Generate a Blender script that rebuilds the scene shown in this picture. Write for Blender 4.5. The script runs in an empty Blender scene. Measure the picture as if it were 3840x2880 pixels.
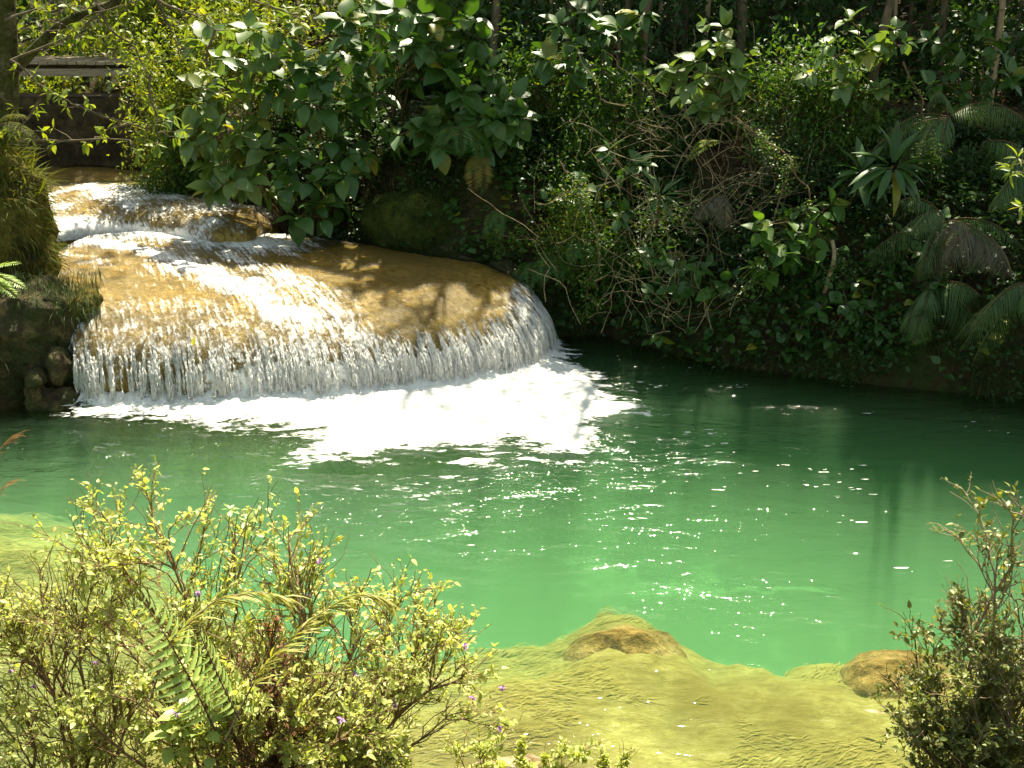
import bpy, math, random
import numpy as np
from math import radians as R, sin, cos, pi
random.seed(7); rng = np.random.default_rng(7)
SC = bpy.context.scene; COL = SC.collection

# ---------------- camera, sky, sun, exposure ----------------
CAMZ = 4.0; PITCH = R(20); FPX = 1098.0
cam = bpy.data.cameras.new('camera'); co = bpy.data.objects.new('camera', cam); COL.objects.link(co)
co.location = (0, 0, CAMZ); co.rotation_euler = (R(90) - PITCH, 0, 0)
cam.sensor_width = 36; cam.lens = 36 * FPX / 1024; cam.clip_end = 500; cam.clip_start = 0.05
SC.camera = co
SUN_EL = R(60); SUN_AZ = R(14)          # azimuth from +Y towards +X
SUN = np.array([cos(SUN_EL) * sin(SUN_AZ), cos(SUN_EL) * cos(SUN_AZ), sin(SUN_EL)])
w = bpy.data.worlds.new('World'); SC.world = w; w.use_nodes = True
nt = w.node_tree; bg = nt.nodes['Background']; sk = nt.nodes.new('ShaderNodeTexSky')
sk.sky_type = 'NISHITA'; sk.sun_disc = False; sk.sun_elevation = SUN_EL; sk.sun_rotation = SUN_AZ
wm = nt.nodes.new('ShaderNodeMix'); wm.data_type = 'RGBA'; wm.blend_type = 'MULTIPLY'; wm.inputs[0].default_value = 1; wm.inputs[7].default_value = (1.2, 1.0, .68, 1)
nt.links.new(sk.outputs[0], wm.inputs[6]); nt.links.new(wm.outputs[2], bg.inputs[0]); bg.inputs[1].default_value = 0.115
sl = bpy.data.lights.new('sun', 'SUN'); sl.energy = 5.0; sl.angle = R(0.5); sl.color = (1, .92, .70)
so = bpy.data.objects.new('sun', sl); COL.objects.link(so)
so.rotation_euler = (R(90) - SUN_EL, 0, pi - SUN_AZ)
SC.view_settings.view_transform = 'Standard'; SC.view_settings.look = 'None'
SC.view_settings.gamma = 1; SC.view_settings.exposure = 1.65
SC.render.resolution_x = 1024; SC.render.resolution_y = 768
SC.cycles.transparent_max_bounces = 16; SC.cycles.max_bounces = 8; SC.cycles.volume_bounces = 2

# ---------------- maths ----------------
def ray(px, py):
    u = (px - 512) / FPX; v = (384 - py) / FPX
    return np.array([u, cos(PITCH) + v * sin(PITCH), -sin(PITCH) + v * cos(PITCH)])
def onz(px, py, z=0.0):                 # point of a horizontal level seen in that direction
    d = ray(px, py); t = (z - CAMZ) / d[2]; return np.array([0, 0, CAMZ]) + d * t
def at(px, py, Y):                      # point at distance Y in front
    d = ray(px, py); return np.array([0, 0, CAMZ]) + d * (Y / d[1])
def hsh(i, j, k, s=0):
    n = (i * 73856093) ^ (j * 19349663) ^ (k * 83492791) ^ (s * 2654435 + 12345)
    n = n.astype(np.int64) & 0x7fffffff
    n = ((n >> 13) ^ n) & 0x7fffffff
    n = (n * ((n * n * 15731 + 789221) & 0x7fffffff) + 1376312589) & 0x7fffffff
    return n / 0x7fffffff
def vn(x, y, z=0.0, s=0):               # value noise -1..1
    x, y, z = np.broadcast_arrays(np.asarray(x, float), np.asarray(y, float), np.asarray(z, float))
    i, j, k = np.floor(x).astype(np.int64), np.floor(y).astype(np.int64), np.floor(z).astype(np.int64)
    f, g, h = x - i, y - j, z - k
    f, g, h = f*f*(3-2*f), g*g*(3-2*g), h*h*(3-2*h)
    r = 0
    for a in (0, 1):
        for b in (0, 1):
            for c in (0, 1):
                r = r + hsh(i+a, j+b, k+c, s) * (f if a else 1-f) * (g if b else 1-g) * (h if c else 1-h)
    return r * 2 - 1
def fbm(x, y, z=0.0, s=0, o=4):
    r = 0; a = 1
    for q in range(o):
        r = r + a * vn(np.asarray(x) * 2**q, np.asarray(y) * 2**q, np.asarray(z) * 2**q, s + q); a *= .5
    return r / 1.9
def ss(a, b, x): t = np.clip((x - a) / (b - a), 0, 1); return t * t * (3 - 2 * t)
def sdist(poly, X, Y):                  # signed distance to a polygon, negative inside
    P = np.asarray(poly)[:, :2]; Q = np.roll(P, -1, 0)
    d = np.full(X.shape, 1e9); ins = np.zeros(X.shape, bool)
    for (ax, ay), (bx, by) in zip(P, Q):
        ex, ey = bx-ax, by-ay; t = np.clip(((X-ax)*ex + (Y-ay)*ey) / (ex*ex+ey*ey+1e-12), 0, 1)
        d = np.minimum(d, np.hypot(X-ax-t*ex, Y-ay-t*ey))
        c = ((ay > Y) != (by > Y)); xx = ax + (Y-ay) * ex / (ey if abs(ey) > 1e-12 else 1e-12)
        ins ^= c & (X < xx)
    return np.where(ins, -d, d)
def pdist(line, X, Y):                  # distance to an open polyline
    d = np.full(X.shape, 1e9)
    for (ax, ay), (bx, by) in zip(line[:-1], line[1:]):
        ex, ey = bx-ax, by-ay; t = np.clip(((X-ax)*ex + (Y-ay)*ey) / (ex*ex+ey*ey+1e-12), 0, 1)
        d = np.minimum(d, np.hypot(X-ax-t*ex, Y-ay-t*ey))
    return d
def nrm(v): v = np.asarray(v, float); return v / (np.linalg.norm(v, axis=-1, keepdims=True) + 1e-12)

UP = np.array([0, 0, 1.])
# ---------------- mesh helpers ----------------
def mk(name, V, F, mat, parent=None, smooth=True, loc=None):
    """F: (n,4) or (n,3) int array, or list of such arrays"""
    Fs = F if isinstance(F, list) else [F]
    me = bpy.data.meshes.new(name); V = np.asarray(V, np.float32)
    if loc is not None: V = V - np.asarray(loc, np.float32)
    me.vertices.add(len(V)); me.vertices.foreach_set('co', V.ravel())
    Fs = [np.asarray(f, np.int32) for f in Fs if len(f)]
    tot = np.concatenate([np.full(len(f), f.shape[1], np.int32) for f in Fs])
    idx = np.concatenate([f.ravel() for f in Fs])
    me.loops.add(len(idx)); me.loops.foreach_set('vertex_index', idx)
    me.polygons.add(len(tot)); st = np.concatenate([[0], np.cumsum(tot)[:-1]]).astype(np.int32)
    me.polygons.foreach_set('loop_start', st)
    me.polygons.foreach_set('use_smooth', np.full(len(tot), smooth, bool))
    me.materials.append(mat); me.update(calc_edges=True); me.validate()
    o = bpy.data.objects.new(name, me); COL.objects.link(o)
    if parent is not None: o.parent = parent
    elif loc is not None: o.location = tuple(float(a) for a in loc)
    return o
def attr(o, name, vals):
    a = o.data.attributes.new(name, 'FLOAT', 'POINT'); a.data.foreach_set('value', np.asarray(vals, np.float32).ravel())
def tag(o, label=None, cat=None, group=None, kind=None):
    if label: o['label'] = label
    if cat: o['category'] = cat
    if group: o['group'] = group
    if kind: o['kind'] = kind
    return o
def thing(name, label, cat, loc, group=None):
    o = bpy.data.objects.new(name, None); COL.objects.link(o); o.location = tuple(float(a) for a in loc)
    o.empty_display_size = .1
    return tag(o, label, cat, group)
def gridfaces(nu, nv, wrap=False):
    i, j = np.meshgrid(np.arange(nu-1), np.arange(nv if wrap else nv-1), indexing='ij')
    a = i*nv + j; b = i*nv + (j+1) % nv
    return np.stack([a, b, b+nv, a+nv], -1).reshape(-1, 4)
class Bag:                              # collects geometry for ONE mesh
    def __init__(s): s.V = []; s.F4 = []; s.n = 0
    def add(s, V, F): s.V.append(V); s.F4.append(np.asarray(F) + s.n); s.n += len(V)
    def tube(s, P, r, k=5):
        P = np.asarray(P, float); n = len(P); r = np.broadcast_to(r, n)
        T = nrm(np.gradient(P, axis=0)); a = np.array([.31, .2, .93]) if abs(T[0][2]) < .8 else np.array([1., .1, 0])
        U = nrm(np.cross(T, a)); W = np.cross(T, U); th = np.arange(k) * 2*pi/k
        V = P[:, None] + r[:, None, None] * (U[:, None]*np.cos(th)[None, :, None] + W[:, None]*np.sin(th)[None, :, None])
        s.add(V.reshape(-1, 3), gridfaces(n, k, True))
    def box(s, c, d, rot=0.0, tilt=None):
        c = np.asarray(c, float); d = np.asarray(d, float) / 2
        q = np.array([[x, y, z] for x in (-1, 1) for y in (-1, 1) for z in (-1, 1)], float) * d
        M = np.array([[cos(rot), -sin(rot), 0], [sin(rot), cos(rot), 0], [0, 0, 1]]); q = q @ M.T
        s.add(q + c, np.array([[0,1,3,2],[4,6,7,5],[0,4,5,1],[2,3,7,6],[0,2,6,4],[1,5,7,3]]))
    def scat(s, T, P, fwd, up, sc, wd=None):
        V0, F0 = T; P = np.atleast_2d(P); N = len(P)
        if N == 0: return
        Y = nrm(np.broadcast_to(fwd, P.shape)); Z = np.broadcast_to(up, P.shape)
        X = nrm(np.cross(Y, Z) + 1e-6); Z = np.cross(X, Y); sc = np.broadcast_to(sc, N); wd = sc if wd is None else wd * sc
        V = P[:, None] + (V0[None, :, 0:1]*X[:, None]*wd[:, None, None] + V0[None, :, 1:2]*Y[:, None]*sc[:, None, None]
                          + V0[None, :, 2:3]*Z[:, None]*sc[:, None, None])
        F = F0[None] + (np.arange(N) * len(V0))[:, None, None]
        s.add(V.reshape(-1, 3), F.reshape(-1, 4))
    def out(s, name, mat, parent=None, loc=None, smooth=True):
        if not s.V: return None
        V = np.concatenate(s.V)
        if parent is not None: V = V - np.array(parent.location)
        return mk(name, V, np.concatenate(s.F4), mat, parent, smooth, loc)
def leaf(n=3, w=.5, fold=.12, droop=.15, peak=.4, wav=0.0):
    V = []
    for i in range(n+1):
        t = i / n
        e = sin(pi*t**(math.log(.5)/math.log(peak)))**.85 * (1 - .12*t) if 0 < t < 1 else .02
        z = -droop*t*t
        ww = w/2*e; r = wav*sin(t*17)
        V += [(-ww, t, z+fold*ww*2+r), (0, t, z), (ww, t, z+fold*ww*2-r)]
    return np.array(V), gridfaces(n+1, 3)
L_BIG = leaf(8, .74, .12, .24, .40, .012); L_MID = leaf(4, .55, .15, .18, .4); L_SM = leaf(2, .5, .2, .1, .5)
L_LAN = leaf(5, .26, .2, .35, .45); L_BLADE = leaf(5, .05, .3, .5, .3); L_STR = leaf(4, .10, .3, .35, .35)
L_TINY = (np.array([(-.25, .45, .06), (0, 0, 0), (.25, .55, .06), (0, 1, -.05)]), np.array([[1, 2, 3, 0]]))
def rdir(n, zlo=-1, zhi=1):
    z = rng.uniform(zlo, zhi, n); a = rng.uniform(0, 2*pi, n); r = np.sqrt(1-z*z)
    return np.stack([r*np.cos(a), r*np.sin(a), z], -1)
def curve(a, b, sag=0.0, wig=0.0, n=8, up=0.0):
    a = np.asarray(a, float); b = np.asarray(b, float); t = np.linspace(0, 1, n)[:, None]
    L = np.linalg.norm(b-a); P = a + (b-a)*t
    P[:, 2] += (np.sin(pi*t[:, 0])) * (up - sag)
    ph = rng.uniform(0, 20, 3)
    W = np.stack([vn(t[:, 0]*3+ph[q], ph[q], 0, q) for q in range(3)], -1) * np.sin(pi*np.clip(t, 0, 1))
    return P + W * wig * L

# ---------------- materials ----------------
class M_:
    def __init__(s, name):
        s.m = bpy.data.materials.new(name); s.m.use_nodes = True; s.t = s.m.node_tree; s.t.nodes.clear()
        s.o = s.n('OutputMaterial')
    def n(s, ty, **k):
        x = s.t.nodes.new('ShaderNode' + ty)
        for a, b in k.items(): setattr(x, a, b)
        return x
    def l(s, a, b): s.t.links.new(a, b)
    def val(s, node, key, v):
        if hasattr(v, 'default_value') or isinstance(v, bpy.types.NodeSocket): s.l(v, node.inputs[key])
        else: node.inputs[key].default_value = v
    def noise(s, scale, detail=4, rough=.6, vec=None, dist=0.0):
        x = s.n('TexNoise'); x.inputs['Scale'].default_value = scale; x.inputs['Detail'].default_value = detail
        x.inputs['Roughness'].default_value = rough; x.inputs['Distortion'].default_value = dist
        if vec is not None: s.l(vec, x.inputs['Vector'])
        return x.outputs['Fac']
    def ramp(s, fac, stops):
        x = s.n('ValToRGB'); e = x.color_ramp.elements
        while len(e) < len(stops): e.new(.5)
        for q, (p, c) in zip(e, stops): q.position = p; q.color = (c, c, c, 1) if isinstance(c, (int, float)) else (*c, 1)
        s.l(fac, x.inputs[0]); return x.outputs[0]
    def mix(s, f, a, b, bt='MIX'):
        x = s.n('Mix', data_type='RGBA', blend_type=bt); s.val(x, 0, f)
        for k, v in ((6, a), (7, b)):
            if isinstance(v, tuple): x.inputs[k].default_value = (*v, 1)
            else: s.l(v, x.inputs[k])
        return x.outputs[2]
    def math(s, op, a, b=0.0, c=None):
        x = s.n('Math', operation=op); s.val(x, 0, a); s.val(x, 1, b)
        if c is not None: s.val(x, 2, c)
        return x.outputs[0]
    def coord(s, scale=(1, 1, 1), rot=(0, 0, 0)):
        g = s.n('NewGeometry'); m = s.n('Mapping'); m.inputs['Scale'].default_value = scale; m.inputs['Rotation'].default_value = rot
        s.l(g.outputs['Position'], m.inputs[0]); return m.outputs[0]
    def at(s, name): x = s.n('Attribute', attribute_name=name); return x.outputs['Fac']
    def bump(s, h, strength=.5, dist=.02, nrm=None):
        x = s.n('Bump'); x.inputs['Strength'].default_value = strength; x.inputs['Distance'].default_value = dist
        s.l(h, x.inputs['Height'])
        if nrm is not None: s.l(nrm, x.inputs['Normal'])
        return x.outputs[0]
    def pbr(s, col, rough=.6, spec=.5, nrm=None):
        b = s.n('BsdfPrincipled')
        if isinstance(col, tuple): b.inputs['Base Color'].default_value = (*col, 1)
        else: s.l(col, b.inputs['Base Color'])
        s.val(b, 'Roughness', rough); b.inputs['Specular IOR Level'].default_value = spec
        if nrm is not None: s.l(nrm, b.inputs['Normal'])
        return b.outputs[0]
    def ms(s, f, a, b):
        x = s.n('MixShader'); s.val(x, 0, f); s.l(a, x.inputs[1]); s.l(b, x.inputs[2]); return x.outputs[0]
    def end(s, sh): s.l(sh, s.o.inputs['Surface']); return s.m
def leafmat(name, c1, c2, c3=None, tr=.4, rough=.45, spec=.4, tcol=(1.5, 1.35, .4)):
    m = M_(name); g = m.n('NewGeometry'); c3 = c3 or c2
    col = m.ramp(g.outputs['Random Per Island'], [(0, c1), (.55, c2), (.93, c2), (1, c3)])
    nz = m.noise(9, 2, .5, m.coord()); col = m.mix(.35, col, m.ramp(nz, [(.3, .45), (.7, 1.0)]), 'MULTIPLY')
    tc = m.mix(1.0, col, tcol, 'MULTIPLY')
    t = m.n('BsdfTranslucent'); m.l(tc, t.inputs[0])
    return m.end(m.ms(tr, m.pbr(col, rough, spec), t.outputs[0]))
def barkmat(name, c1, c2, sc=14, bs=.6):
    m = M_(name); v = m.coord((1, 1, .35)); nz = m.noise(sc, 6, .7, v)
    return m.end(m.pbr(m.ramp(nz, [(.35, c1), (.65, c2)]), .85, .2, m.bump(nz, bs, .02)))
M = {}
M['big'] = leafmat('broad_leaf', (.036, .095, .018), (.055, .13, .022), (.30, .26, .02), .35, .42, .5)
M['bigpale'] = leafmat('sunlit_broad_leaf', (.08, .16, .035), (.12, .20, .05), (.35, .32, .04), .42, .4, .6)  # paler broad leaf for plants in sun, its sheen put into the colour
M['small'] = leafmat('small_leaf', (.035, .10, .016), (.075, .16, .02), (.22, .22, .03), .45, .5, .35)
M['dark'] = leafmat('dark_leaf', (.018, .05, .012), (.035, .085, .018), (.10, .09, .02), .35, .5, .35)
M['lit'] = leafmat('sunlit_leaf', (.10, .17, .02), (.20, .26, .03), (.42, .34, .03), .5, .45, .4)  # lighter, yellower leaf copy for sunlit foliage; the sunshine is in the colour
M['fern'] = leafmat('fern_leaf', (.03, .10, .016), (.05, .14, .02), (.15, .15, .02), .45, .5, .3)
M['fernbr'] = leafmat('browning_fern_leaf', (.20, .14, .03), (.12, .12, .02), (.06, .12, .02), .4, .6, .2)
M['palm'] = leafmat('palm_leaf', (.035, .085, .018), (.07, .14, .025), (.15, .15, .04), .3, .45, .5)
M['palmgrey'] = leafmat('withered_palm_leaf', (.16, .14, .10), (.11, .10, .07), None, .25, .7, .2)
M['grassy'] = leafmat('moss_blade', (.07, .10, .015), (.13, .15, .02), (.22, .18, .04), .4, .6, .2)
M['darkgrass'] = leafmat('dark_hanging_blade', (.025, .05, .012), (.05, .08, .018), (.10, .08, .03), .35, .6, .2)
M['shrub'] = leafmat('shrub_leaf', (.34, .42, .09), (.58, .62, .20), (.6, .5, .18), .5, .42, .5, (1.25, 1.25, .5))
M['shrubdk'] = leafmat('shrub_leaf_green', (.09, .14, .025), (.20, .23, .05), (.34, .30, .06), .35, .45, .5)
M['brightfern'] = leafmat('bright_fern_leaf', (.25, .38, .10), (.36, .48, .14), None, .4, .4, .6)
M['drygrass'] = leafmat('dry_grass_blade', (.42, .36, .11), (.35, .38, .08), (.3, .35, .06), .4, .5, .4)
M['brownweed'] = leafmat('dead_leaf', (.16, .07, .03), (.26, .14, .06), (.32, .2, .08), .3, .7, .2)
M['algae'] = leafmat('golden_algae', (.17, .14, .03), (.30, .27, .07), (.42, .38, .14), .25, .8, .1)
M['litter'] = leafmat('leaf_litter', (.06, .04, .02), (.12, .08, .035), (.2, .13, .05), .1, .8, .1)
M['petal'] = leafmat('purple_petal', (.40, .18, .55), (.55, .30, .65), None, .4, .5, .3, (1, 1, 1))
M['bark'] = barkmat('bark', (.05, .04, .025), (.14, .11, .07))
M['paletwig'] = barkmat('pale_twig', (.20, .15, .09), (.36, .28, .17), 30, .3)
M['twig'] = barkmat('twig', (.06, .04, .02), (.15, .10, .05), 30, .3)
M['redtwig'] = barkmat('reddish_twig', (.13, .075, .04), (.32, .22, .12), 30, .3)
m = M_('weathered_wood'); v = m.coord((6, 60, 20)); nz = m.noise(1, 6, .7, v)
M['wood'] = m.end(m.pbr(m.ramp(nz, [(.3, (.16, .12, .075)), (.7, (.40, .33, .22))]), .75, .2, m.bump(nz, .4, .01)))
m = M_('forest_soil'); p = m.coord(); a = m.noise(1.3, 6, .65, p); b = m.noise(9, 8, .75, p)
c = m.ramp(b, [(.3, (.022, .014, .008)), (.55, (.06, .038, .02)), (.75, (.11, .075, .04))])
c = m.mix(m.ramp(a, [(.42, 0.), (.62, 1.)]), c, m.ramp(b, [(.3, (.02, .03, .008)), (.7, (.06, .075, .02))]))
M['soil'] = m.end(m.pbr(c, .9, .15, m.bump(b, 1.0, .08)))
m = M_('pool_bed_rock'); p = m.coord(); a = m.noise(1.1, 5, .6, p, .6); b = m.noise(7, 10, .85, m.coord((.9, 2.0, 1), (0, 0, R(18))), .5)
c = m.ramp(b, [(.34, (.13, .11, .025)), (.5, (.30, .28, .07)), (.64, (.44, .42, .15))])
c = m.mix(m.ramp(a, [(.38, .75), (.62, 0.)]), c, (.14, .11, .022))
z = m.n('SeparateXYZ'); g = m.n('NewGeometry'); m.l(g.outputs['Position'], z.inputs[0]); zn = m.math('ADD', z.outputs[2], m.math('MULTIPLY_ADD', b, .5, -.25))
dp = m.n('MapRange'); m.l(zn, dp.inputs[0]); dp.inputs[1].default_value = -.40; dp.inputs[2].default_value = -.75
c = m.mix(dp.outputs[0], c, (.22, .26, .13)); c = m.mix(m.at('mud'), c, (.045, .035, .015))      # deep floor tinted green, standing in for light scattered by the water
M['bed'] = m.end(m.pbr(c, .9, .1, m.bump(b, .8, .05)))
def rockmat(name, c1, c2, c3, sc=3.0, moss=None, rough=.8, spec=.3):
    m = M_(name); p = m.coord(); a = m.noise(sc, 8, .7, p, .4); v = m.n('TexVoronoi'); v.inputs['Scale'].default_value = sc*3
    m.l(p, v.inputs['Vector']); b = m.noise(sc*6, 5, .7, p)
    c = m.ramp(a, [(.38, c1), (.5, c2), (.62, c3)])
    c = m.mix(.7, c, m.ramp(b, [(.3, .35), (.65, 1.)]), 'MULTIPLY')
    if moss: c = m.mix(m.ramp(m.noise(sc*.8, 5, .6, p), [(.42, 0.), (.58, 1.)]), c, m.ramp(b, [(.3, moss[0]), (.7, moss[1])]))
    h = m.math('ADD', a, m.math('MULTIPLY', b, .3)); h = m.math('ADD', h, m.math('MULTIPLY', v.outputs['Distance'], .25))
    return m.end(m.pbr(c, rough, spec, m.bump(h, 1.0, .16)))
M['rock'] = rockmat('travertine', (.07, .045, .018), (.20, .13, .05), (.36, .27, .13), 2.4, ((.02, .03, .008), (.06, .075, .02)))
M['ledge'] = rockmat('brown_ledge_rock', (.035, .022, .009), (.11, .075, .028), (.25, .19, .08), 6, ((.02, .028, .006), (.08, .09, .018)))
M['moss'] = rockmat('moss', (.02, .035, .008), (.05, .075, .014), (.11, .13, .025), 3.5, ((.04, .06, .01), (.10, .12, .02)), .95, .1)
M['drymoss'] = rockmat('golden_moss', (.03, .03, .01), (.10, .085, .02), (.20, .16, .04), 3, None, .95, .1)
M['stone'] = rockmat('dark_masonry', (.03, .02, .01), (.07, .05, .022), (.13, .095, .045), 2.5)
M['subrock'] = rockmat('submerged_rock', (.10, .065, .015), (.27, .19, .05), (.40, .31, .11), 2.6, None, .9, .1)
M['sunrock'] = rockmat('sunlit_rock', (.3, .2, .09), (.6, .48, .26), (.75, .65, .42), 4)
M['mossbark'] = rockmat('mossy_bark', (.035, .028, .014), (.10, .085, .035), (.30, .28, .16), 5, ((.03, .04, .01), (.11, .12, .03)), .9, .1)
# wet dome rock: ochre travertine
m = M_('wet_ochre_travertine'); p = m.coord(); u = m.n('UVMap'); mp = m.n('Mapping'); mp.inputs['Scale'].default_value = (60, 9, 1)
m.l(u.outputs[0], mp.inputs[0]); st = m.noise(1, 6, .7, mp.outputs[0]); b = m.noise(18, 6, .75, p); a = m.noise(1.6, 4, .6, p)
c = m.ramp(b, [(.3, (.24, .14, .012)), (.5, (.62, .41, .05)), (.7, (.84, .66, .22))])
c = m.mix(.4, c, m.ramp(st, [(.35, .45), (.6, 1.)]), 'MULTIPLY')
c = m.mix(m.ramp(a, [(.4, .6), (.6, 0.)]), c, (.27, .20, .05))
M['dome'] = m.end(m.pbr(c, .35, .5, m.bump(m.math('ADD', b, st), 1.0, .05)))
# thin running water over the dome: clear film breaking into white
m = M_('running_water'); u = m.n('UVMap'); mp = m.n('Mapping'); mp.inputs['Scale'].default_value = (150, 11, 1); m.l(u.outputs[0], mp.inputs[0])
st = m.noise(1, 7, .75, mp.outputs[0], .3); b = m.noise(26, 5, .8, m.coord()); a = m.noise(3.2, 5, .7, m.coord((1, 1.5, 1)), .5)
wv = m.at('white')
h = m.math('ADD', m.math('MULTIPLY', st, .55), m.math('ADD', m.math('MULTIPLY', b, .3), m.math('MULTIPLY', a, .25)))
k = m.math('MULTIPLY_ADD', h, 2.2, -.95); k = m.math('ADD', k, m.math('MULTIPLY', wv, .62)); mask = m.ramp(k, [(.52, 0.), (.80, 1.)])
bm = m.bump(h, 1.0, .035)
fr = m.n('Fresnel'); fr.inputs[0].default_value = 1.33; m.l(bm, fr.inputs['Normal'])
gl = m.n('BsdfGlossy'); gl.inputs['Roughness'].default_value = .16; m.l(bm, gl.inputs['Normal'])
tp = m.n('BsdfTransparent'); tp.inputs[0].default_value = (.96, .95, .9, 1)
clear = m.ms(m.math('ADD', fr.outputs[0], .0), tp.outputs[0], gl.outputs[0])
M['film'] = m.end(m.ms(mask, clear, m.pbr((.86, .85, .82), .5, .5, m.bump(h, .8, .05))))
m = M_('white_water'); tr = m.n('BsdfTranslucent'); tr.inputs[0].default_value = (.88, .88, .86, 1)
M['drops'] = m.end(m.ms(.4, m.pbr((.86, .86, .84), .25, .6), tr.outputs[0]))
m = M_('foam'); wv = m.at('white'); b = m.noise(9, 6, .75, m.coord((.7, 1.6, 1)), .8); a = m.noise(2.2, 5, .65, m.coord((.7, 1.8, 1)), 1.0)
k = m.math('ADD', m.math('ADD', m.math('MULTIPLY', b, 2.2), m.math('MULTIPLY', a, 1.6)), m.math('MULTIPLY_ADD', wv, 1.3, -1.52))
tp = m.n('BsdfTransparent'); tr = m.n('BsdfTranslucent'); tr.inputs[0].default_value = (.85, .87, .84, 1)
fo = m.ms(.3, m.pbr((.88, .89, .87), .6, .4, m.bump(b, .7, .05)), tr.outputs[0])
M['foam'] = m.end(m.ms(m.ramp(k, [(.80, 0.), (1.40, 1.)]), tp.outputs[0], fo))
# pool water: clear surface over an absorbing body of water
m = M_('pool_water')
h1 = m.noise(2.6, 3, .55, m.coord((.75, 1.7, 1), (0, 0, R(8))), .6); h2 = m.noise(8, 3, .55, m.coord((.6, 1.7, 1), (0, 0, R(-6))), .5)
h3 = m.noise(26, 2, .5, m.coord((.7, 1.6, 1)))
h = m.math('ADD', m.math('MULTIPLY', h1, .040), m.math('ADD', m.math('MULTIPLY', h2, .0125), m.math('MULTIPLY', h3, .0055)))
yy = m.n('SeparateXYZ'); m.l(m.coord(), yy.inputs[0]); am = m.n('MapRange'); m.l(yy.outputs[1], am.inputs[0]); am.inputs[1].default_value = 5.5; am.inputs[2].default_value = 10.5; am.inputs[3].default_value = .45; am.inputs[4].default_value = 1.25
pt = m.ramp(m.noise(.55, 3, .6, m.coord((.7, 1.6, 1)), .5), [(.38, .35), (.62, 1.25)])
ax_ = m.n('MapRange'); m.l(yy.outputs[0], ax_.inputs[0]); ax_.inputs[1].default_value = .3; ax_.inputs[2].default_value = -2.2; ax_.inputs[3].default_value = 1.0; ax_.inputs[4].default_value = 2.1
h = m.math('MULTIPLY', m.math('MULTIPLY', m.math('MULTIPLY', h, am.outputs[0]), pt), ax_.outputs[0])
bm = m.bump(h, 1.0, 1.0); fr = m.n('Fresnel'); fr.inputs[0].default_value = 1.33; m.l(bm, fr.inputs['Normal'])
gl = m.n('BsdfGlossy'); gl.inputs['Roughness'].default_value = .06; m.l(bm, gl.inputs['Normal'])
rf = m.n('BsdfTransparent')
m.l(m.ms(m.math('MULTIPLY', fr.outputs[0], .9), rf.outputs[0], gl.outputs[0]), m.o.inputs['Surface'])
va = m.n('VolumeAbsorption'); va.inputs[0].default_value = (.14, .78, .34, 1); va.inputs[1].default_value = .42
vs = m.n('VolumeScatter'); vs.inputs[0].default_value = (.54, .98, .53, 1); vs.inputs['Density'].default_value = .225; vs.inputs['Anisotropy'].default_value = 0
ad = m.n('AddShader'); m.l(va.outputs[0], ad.inputs[0]); m.l(vs.outputs[0], ad.inputs[1])
m.l(ad.outputs[0], m.o.inputs['Volume']); M['water'] = m.m

# ---------------- terrain ----------------
far = [(-8.6, 24), (-7.2, 18.5), (-4.6, 16.2), (-3.6, 14.9), (-2.4, 14.0), (-1.3, 13.4), (-.35, 12.8), (.35, 12.6), (1.1, 12.7), (2.1, 11.75), (3.6, 11.05), (5.2, 10.5), (9, 9.6), (22, 8.5)]
left = [(-11, 24), (-9.0, 18), (-7.2, 15), (-6.1, 13), (-5.4, 11.6), (-4.75, 10.55), (-5.2, 10.1), (-7, 9.6), (-24, 9)]
near = [(-24, 3), (-6, 3.6), (-3.6, 4.15), (-1.5, 4.45), (0, 4.75), (1.2, 4.65), (2.0, 4.6), (3.0, 5.2), (5, 6.0), (22, 5)]
river = far[::-1] + left + near
shelfpx = [(0, 520), (60, 545), (120, 590), (200, 640), (300, 690), (380, 700), (440, 688), (500, 672), (545, 664), (568, 652), (590, 641), (612, 635), (640, 638), (662, 652), (690, 664), (712, 680), (760, 694), (800, 698), (838, 690), (900, 680), (1024, 672)]
shelf = [(-24, 8)] + [tuple(onz(a, b, -.28)[:2]) for a, b in shelfpx] + [(8, 6.5), (22, 5.8)]
shx = np.array([p[0] for p in shelf]); shy = np.array([p[1] for p in shelf])
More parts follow.
